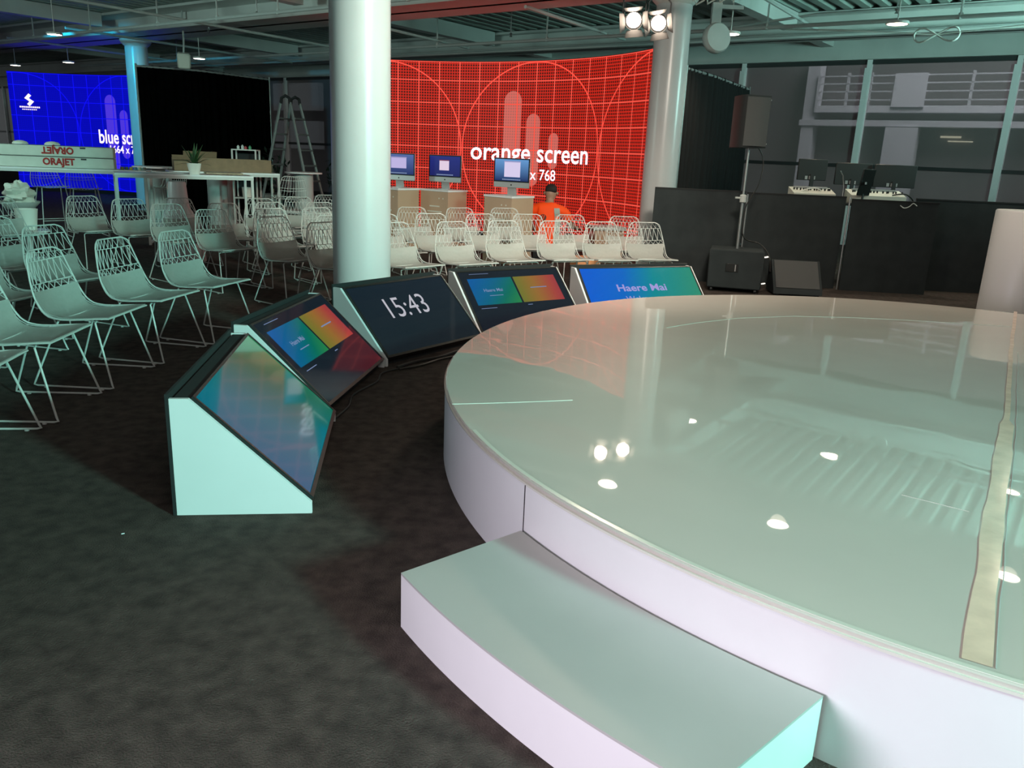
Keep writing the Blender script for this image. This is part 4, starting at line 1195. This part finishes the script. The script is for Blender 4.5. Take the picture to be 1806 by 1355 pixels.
for dx in (-.018, .008):
    P = [(cx + dx - .012, cz - .035), (cx + dx - .002, cz - .035), (cx + dx + .016, cz + .034), (cx + dx + .006, cz + .034)]
    w.add([(x, on_shirt(x, z, .018), z) for x, z in P], [(0, 1, 2, 3)])
w.build('emblem_stroke', orangec, person, fixn=False)
w = MB()
for k in range(9): P = [(-.12 + k * .014, .555), (-.112 + k * .014, .555), (-.112 + k * .014, .567), (-.12 + k * .014, .567)]; w.add([(x, on_shirt(x, z), z) for x, z in P], [(0, 1, 2, 3)])
w.build('emblem_caption', mat('caption_dark', (.12, .03, .02), .7), person, fixn=False)

# ================================================================== CONTROL POSITION
def partition(p, q, h, label, th=.03):
    P = Vector((*p, 0)); Q = Vector((*q, 0)); L = (Q - P).length; ang = math.atan2((Q - P).y, (Q - P).x)
    t = thing('partition_panel', label, 'partition', P, ang, 'black cloth partition panels')
    nx = 24; nz = 8; vs = []; fs = []
    for i in range(nx + 1):
        for j in range(nz + 1):
            x = L * i / nx; z = h * j / nz; o = .006 * math.sin(i * 1.3 + j) * (1 - j / nz)
            vs += [(x, -th / 2 + o, z), (x, th / 2 + o, z)]
    s = 2 * (nz + 1)
    for i in range(nx):
        for j in range(nz):
            a = i * s + 2 * j; fs += [(a, a + s, a + s + 2, a + 2), (a + 1, a + 3, a + s + 3, a + s + 1)]
    for j in range(nz):
        for i in (0, nx): a = i * s + 2 * j; fs.append((a, a + 2, a + 3, a + 1))
    for i in range(nx): a = i * s + 2 * nz; fs.append((a, a + s, a + s + 1, a + 1))
    w = MB(); w.add(vs, fs, True); w.build('cloth', blackp, t)
    MB().box((L / 2, 0, h + .005), (L, th + .01, .018)).build('top_edge', blackm, t)
    return t


partition((1.74, 10.76), (2.88, 10.62), 1.17, 'black partition panel at the far left end, beside the column')
partition((2.90, 10.62), (4.14, 10.56), 1.16, 'black partition panel behind the subwoofer and wedge')
partition((4.17, 10.44), (5.22, 10.34), 1.14, 'front black partition panel below the right monitors')
partition((5.12, 10.75), (7.4, 10.62), 1.17, 'black partition panel behind the white pedestal')
tag(MB().tube([(4.155, 10.47, 0), (4.155, 10.47, 1.17)], .012, 8).build('partition_post', steel), 'thin steel post between the two middle partition panels', 'post')
tag(MB().tube([(2.89, 10.56, 0), (2.89, 10.56, 1.15)], .012, 8).build('partition_post', steel), 'thin steel post behind the subwoofer', 'post')

# speaker on pole over subwoofer
sub = thing('subwoofer', 'black subwoofer cabinet on castors, carrying the loudspeaker pole', 'subwoofer', (2.70, 10.06, 0), math.radians(-14))
MB().box((0, 0, .28), (.64, .52, .46), bev=.012).build('cabinet', blackp, sub)
w = MB().box((-.04, -.262, .30), (.15, .01, .10), bev=.003); w.build('handle_recess', black, sub)
MB().box((0, -.262, .30), (.012, .012, .08)).build('handle_bar', steel, sub)
w = MB()
for z in (.44, .12): w.tube([(.325, -.2, z), (.36, -.2, z + .01), (.36, -.14, z)], .018, 8)
w.build('cable_hook', steel, sub)
for x in (-.26, .26):
    for y in (-.2, .2): MB().lathe([(.028, -.014), (.028, .014)], c=(x, y, .028), n=14, axis=(1, 0, 0)).tube([(x, y, .03), (x, y, .056)], .012, 6).build('castor', darkm, sub)
pl = thing('speaker_pole', 'steel pole between the subwoofer and the loudspeaker', 'pole', (2.70, 10.06, 0))
MB().tube([(0, 0, .508), (0, 0, 1.10)], .018, 12).build('lower_tube', steel, pl); MB().tube([(0, 0, 1.10), (0, 0, 1.70)], .014, 12).build('upper_tube', steel, pl)
MB().lathe([(.02, 1.06), (.04, 1.07), (.04, 1.15), (.02, 1.16)], n=16).box((-.06, 0, 1.12), (.07, .03, .02)).build('clamp', gsteel, pl)
sp_ = thing('loudspeaker', 'black loudspeaker raised on a pole before the right windows', 'speaker', (2.66, 10.06, 1.70), math.radians(18))
w = MB(); fr = [(-.16, -.17), (.16, -.17), (.18, -.10), (.10, .20), (-.10, .20), (-.18, -.10)]
w.prism(fr, .0, .585); w.build('cabinet', darkm, sp_)
vs = []
w = MB(); g = [(-.165, -.1705), (.165, -.1705)]; nseg = 10; a_ = []
for i in range(nseg + 1): x = -.155 + .31 * i / nseg; a_.append((x, -.172 - .025 * math.cos(PI * (x / .34))))
w.prism(a_ + [(.155, -.17), (-.155, -.17)], .02, .565); w.build('grille', grillem, sp_)
for z in (.05, .54): MB().lathe([(.008, 0), (0, .004)], c=(.165, -.165, z), n=8, axis=(0, -1, 0)).build('screw', steel, sp_)
cable('speaker_cable', [(2.80, 10.30, 1.80), (2.96, 10.34, 1.6), (2.90, 10.15, 1.3), (2.76, 10.12, 1.0), (2.78, 10.14, .65), (3.02, 10.2, .56), (3.12, 10.1, .42), (3.12, 10.0, .25)], .007, 'black cable drooping from the loudspeaker to the subwoofer')
wd = thing('wedge_monitor', 'black wedge stage monitor lying right of the subwoofer', 'speaker', (3.42, 9.95, 0), math.radians(-4))
P = [(-.0, -.22, .02), (0, .18, .02), (0, .18, .36), (0, .08, .40), (0, -.20, .08)]
MB().slab([(-.29, y, z) for _, y, z in P], (1, 0, 0), .58).build('cabinet', blackp, wd)
a = Vector((0, -.192, .09)); b = Vector((0, .07, .39)); nrm = Vector((0, -(b - a).z, (b - a).y)).normalized()
MB().slab([(-.26, a.y, a.z), (.26, a.y, a.z), (.26, b.y, b.z), (-.26, b.y, b.z)], nrm, .008).build('grille', grillem, wd)
w = MB()
for x in (-.24, .24):
    for y in (-.18, .14): w.box((x, y, .01), (.04, .04, .02))
w.build('rubber_foot', blackm, wd)

# control desk with monitors, consoles
cd = thing('control_desk', 'long control desk hidden behind the black partitions', 'desk', (4.45, 11.30, 0))
MB().box((0, 0, 1.065), (2.1, .92, .03)).build('desktop', blackm, cd)
for x in (-1.0, 1.0):
    for y in (-.3, .3): MB().box((x, y, .525), (.05, .05, 1.05)).build('leg', blackm, cd)


def monitor(x, y, z0, wd_, h_, yaw, label):
    t = thing('computer_monitor', label, 'monitor', (x, y, 1.081), yaw, 'control desk monitors')
    MB().box((0, 0, z0 + h_ / 2), (wd_, .03, h_), bev=.006).build('back_shell', darkm, t)
    MB().box((0, .017, z0 + h_ / 2), (wd_ - .03, .003, h_ - .03)).build('screen', black, t)
    MB().box((0, -.02, z0 * .5 + .04), (.05, .02, z0 + .08)).box((0, 0, .006), (.22, .16, .012)).build('stand', darkm, t)
    w = MB()
    for k in range(3): w.box((-.08 + .055 * k, -.0165, z0 + .035), (.035, .003, .045))
    w.build('port_labels', alu, t)


monitor(3.97, 11.45, .26, .41, .28, .1, 'leftmost computer monitor on the control desk')
monitor(4.53, 11.45, .22, .50, .29, .05, 'middle computer monitor on the control desk, behind the black tablet')
monitor(5.08, 11.40, .21, .56, .30, -.05, 'rightmost and widest computer monitor on the control desk')
for k, (x, l, wq) in enumerate(((3.90, 'pale mixing console at the left of the control desk', .55), (4.75, 'pale mixing console at the right of the control desk', .72))):
    t = thing('mixing_console', l, 'console', (x, 11.15, 1.081), -.03, 'mixing consoles')
    MB().slab([(-wq / 2, -.14, 0), (-wq / 2, .14, 0), (-wq / 2, .14, .17), (-wq / 2, -.14, .10)], (1, 0, 0), wq).build('console_body', plastic, t)
    w = MB(); random.seed(k)
    for i in range(14): w.box((-wq / 2 + .04 + i * (wq - .08) / 13, -.02 + random.uniform(-.05, .05), .15), (.014, .02, .03))
    w.build('fader_knobs', blackm, t)
    MB().box((0, .09, .168), (wq * .8, .05, .03)).build('meter_bridge', alu, t)
t = thing('tablet', 'black tilted tablet on a stand between the control desk monitors', 'tablet', (4.52, 10.94, 1.081), .35)
MB().box((0, 0, .27), (.20, .02, .34), 0, .2, bev=.004).build('tablet_body', black, t); MB().box((-.02, -.02, .26), (.10, .006, .03), .6).build('pale_sticker', alu, t); MB().box((0, .03, .08), (.02, .02, .16)).box((0, .02, .006), (.14, .12, .012)).build('stand', darkm, t)
t = thing('desk_microphone', 'slim gooseneck microphone between the left and middle monitors', 'microphone', (4.24, 10.95, 1.081)); MB().lathe([(.04, 0), (.04, .015), (0, .02)], n=14).build('base', darkm, t)
MB().tube([(0, 0, .015), (0, .01, .2), (-.03, .0, .34), (-.08, -.02, .40)], .006, 6).build('gooseneck', steel, t)
cable('desk_cable', [(4.92, 11.02, 1.20), (5.08, 11.0, 1.22), (5.20, 11.02, 1.15), (5.22, 11.10, 1.09)], .010, 'black cable curling off the right mixing console', cablem)
cable('desk_cable', [(3.64, 11.1, 1.09), (3.75, 11.08, 1.21), (3.9, 11.05, 1.25), (4.0, 11.08, 1.22)], .008, 'pale cable curling over the left mixing console', wcable)
cable('hook_cable', [(4.75, 10.37, 1.10), (4.80, 10.36, 1.07), (4.86, 10.36, 1.09), (4.90, 10.35, 1.13), (4.95, 10.35, 1.10)], .006, 'small pale cable loop hanging on the front partition panel', wcable)

# white pedestal right of the stage
t = thing('white_pedestal', 'tall round white pedestal beyond the stage at the right edge', 'pedestal', (5.30, 8.62, 0))
MB().lathe([(.31, 0), (.31, 1.155), (.30, 1.168), (0, 1.17)], n=64).build('drum', mat('pedestal_white', (.86, .84, .83), .35), t)

# lint specks
for k, (x, y, l) in enumerate(((-1.5, 2.87, 'tiny white scrap on the carpet below the near monitor stand'), (-.85, 1.36, 'tiny white scrap on the carpet near the bottom edge'))):
    tag(MB().box((x, y, .004), (.012, .004, .003), .6).build('paper_scrap', whitelam), l, 'scrap')
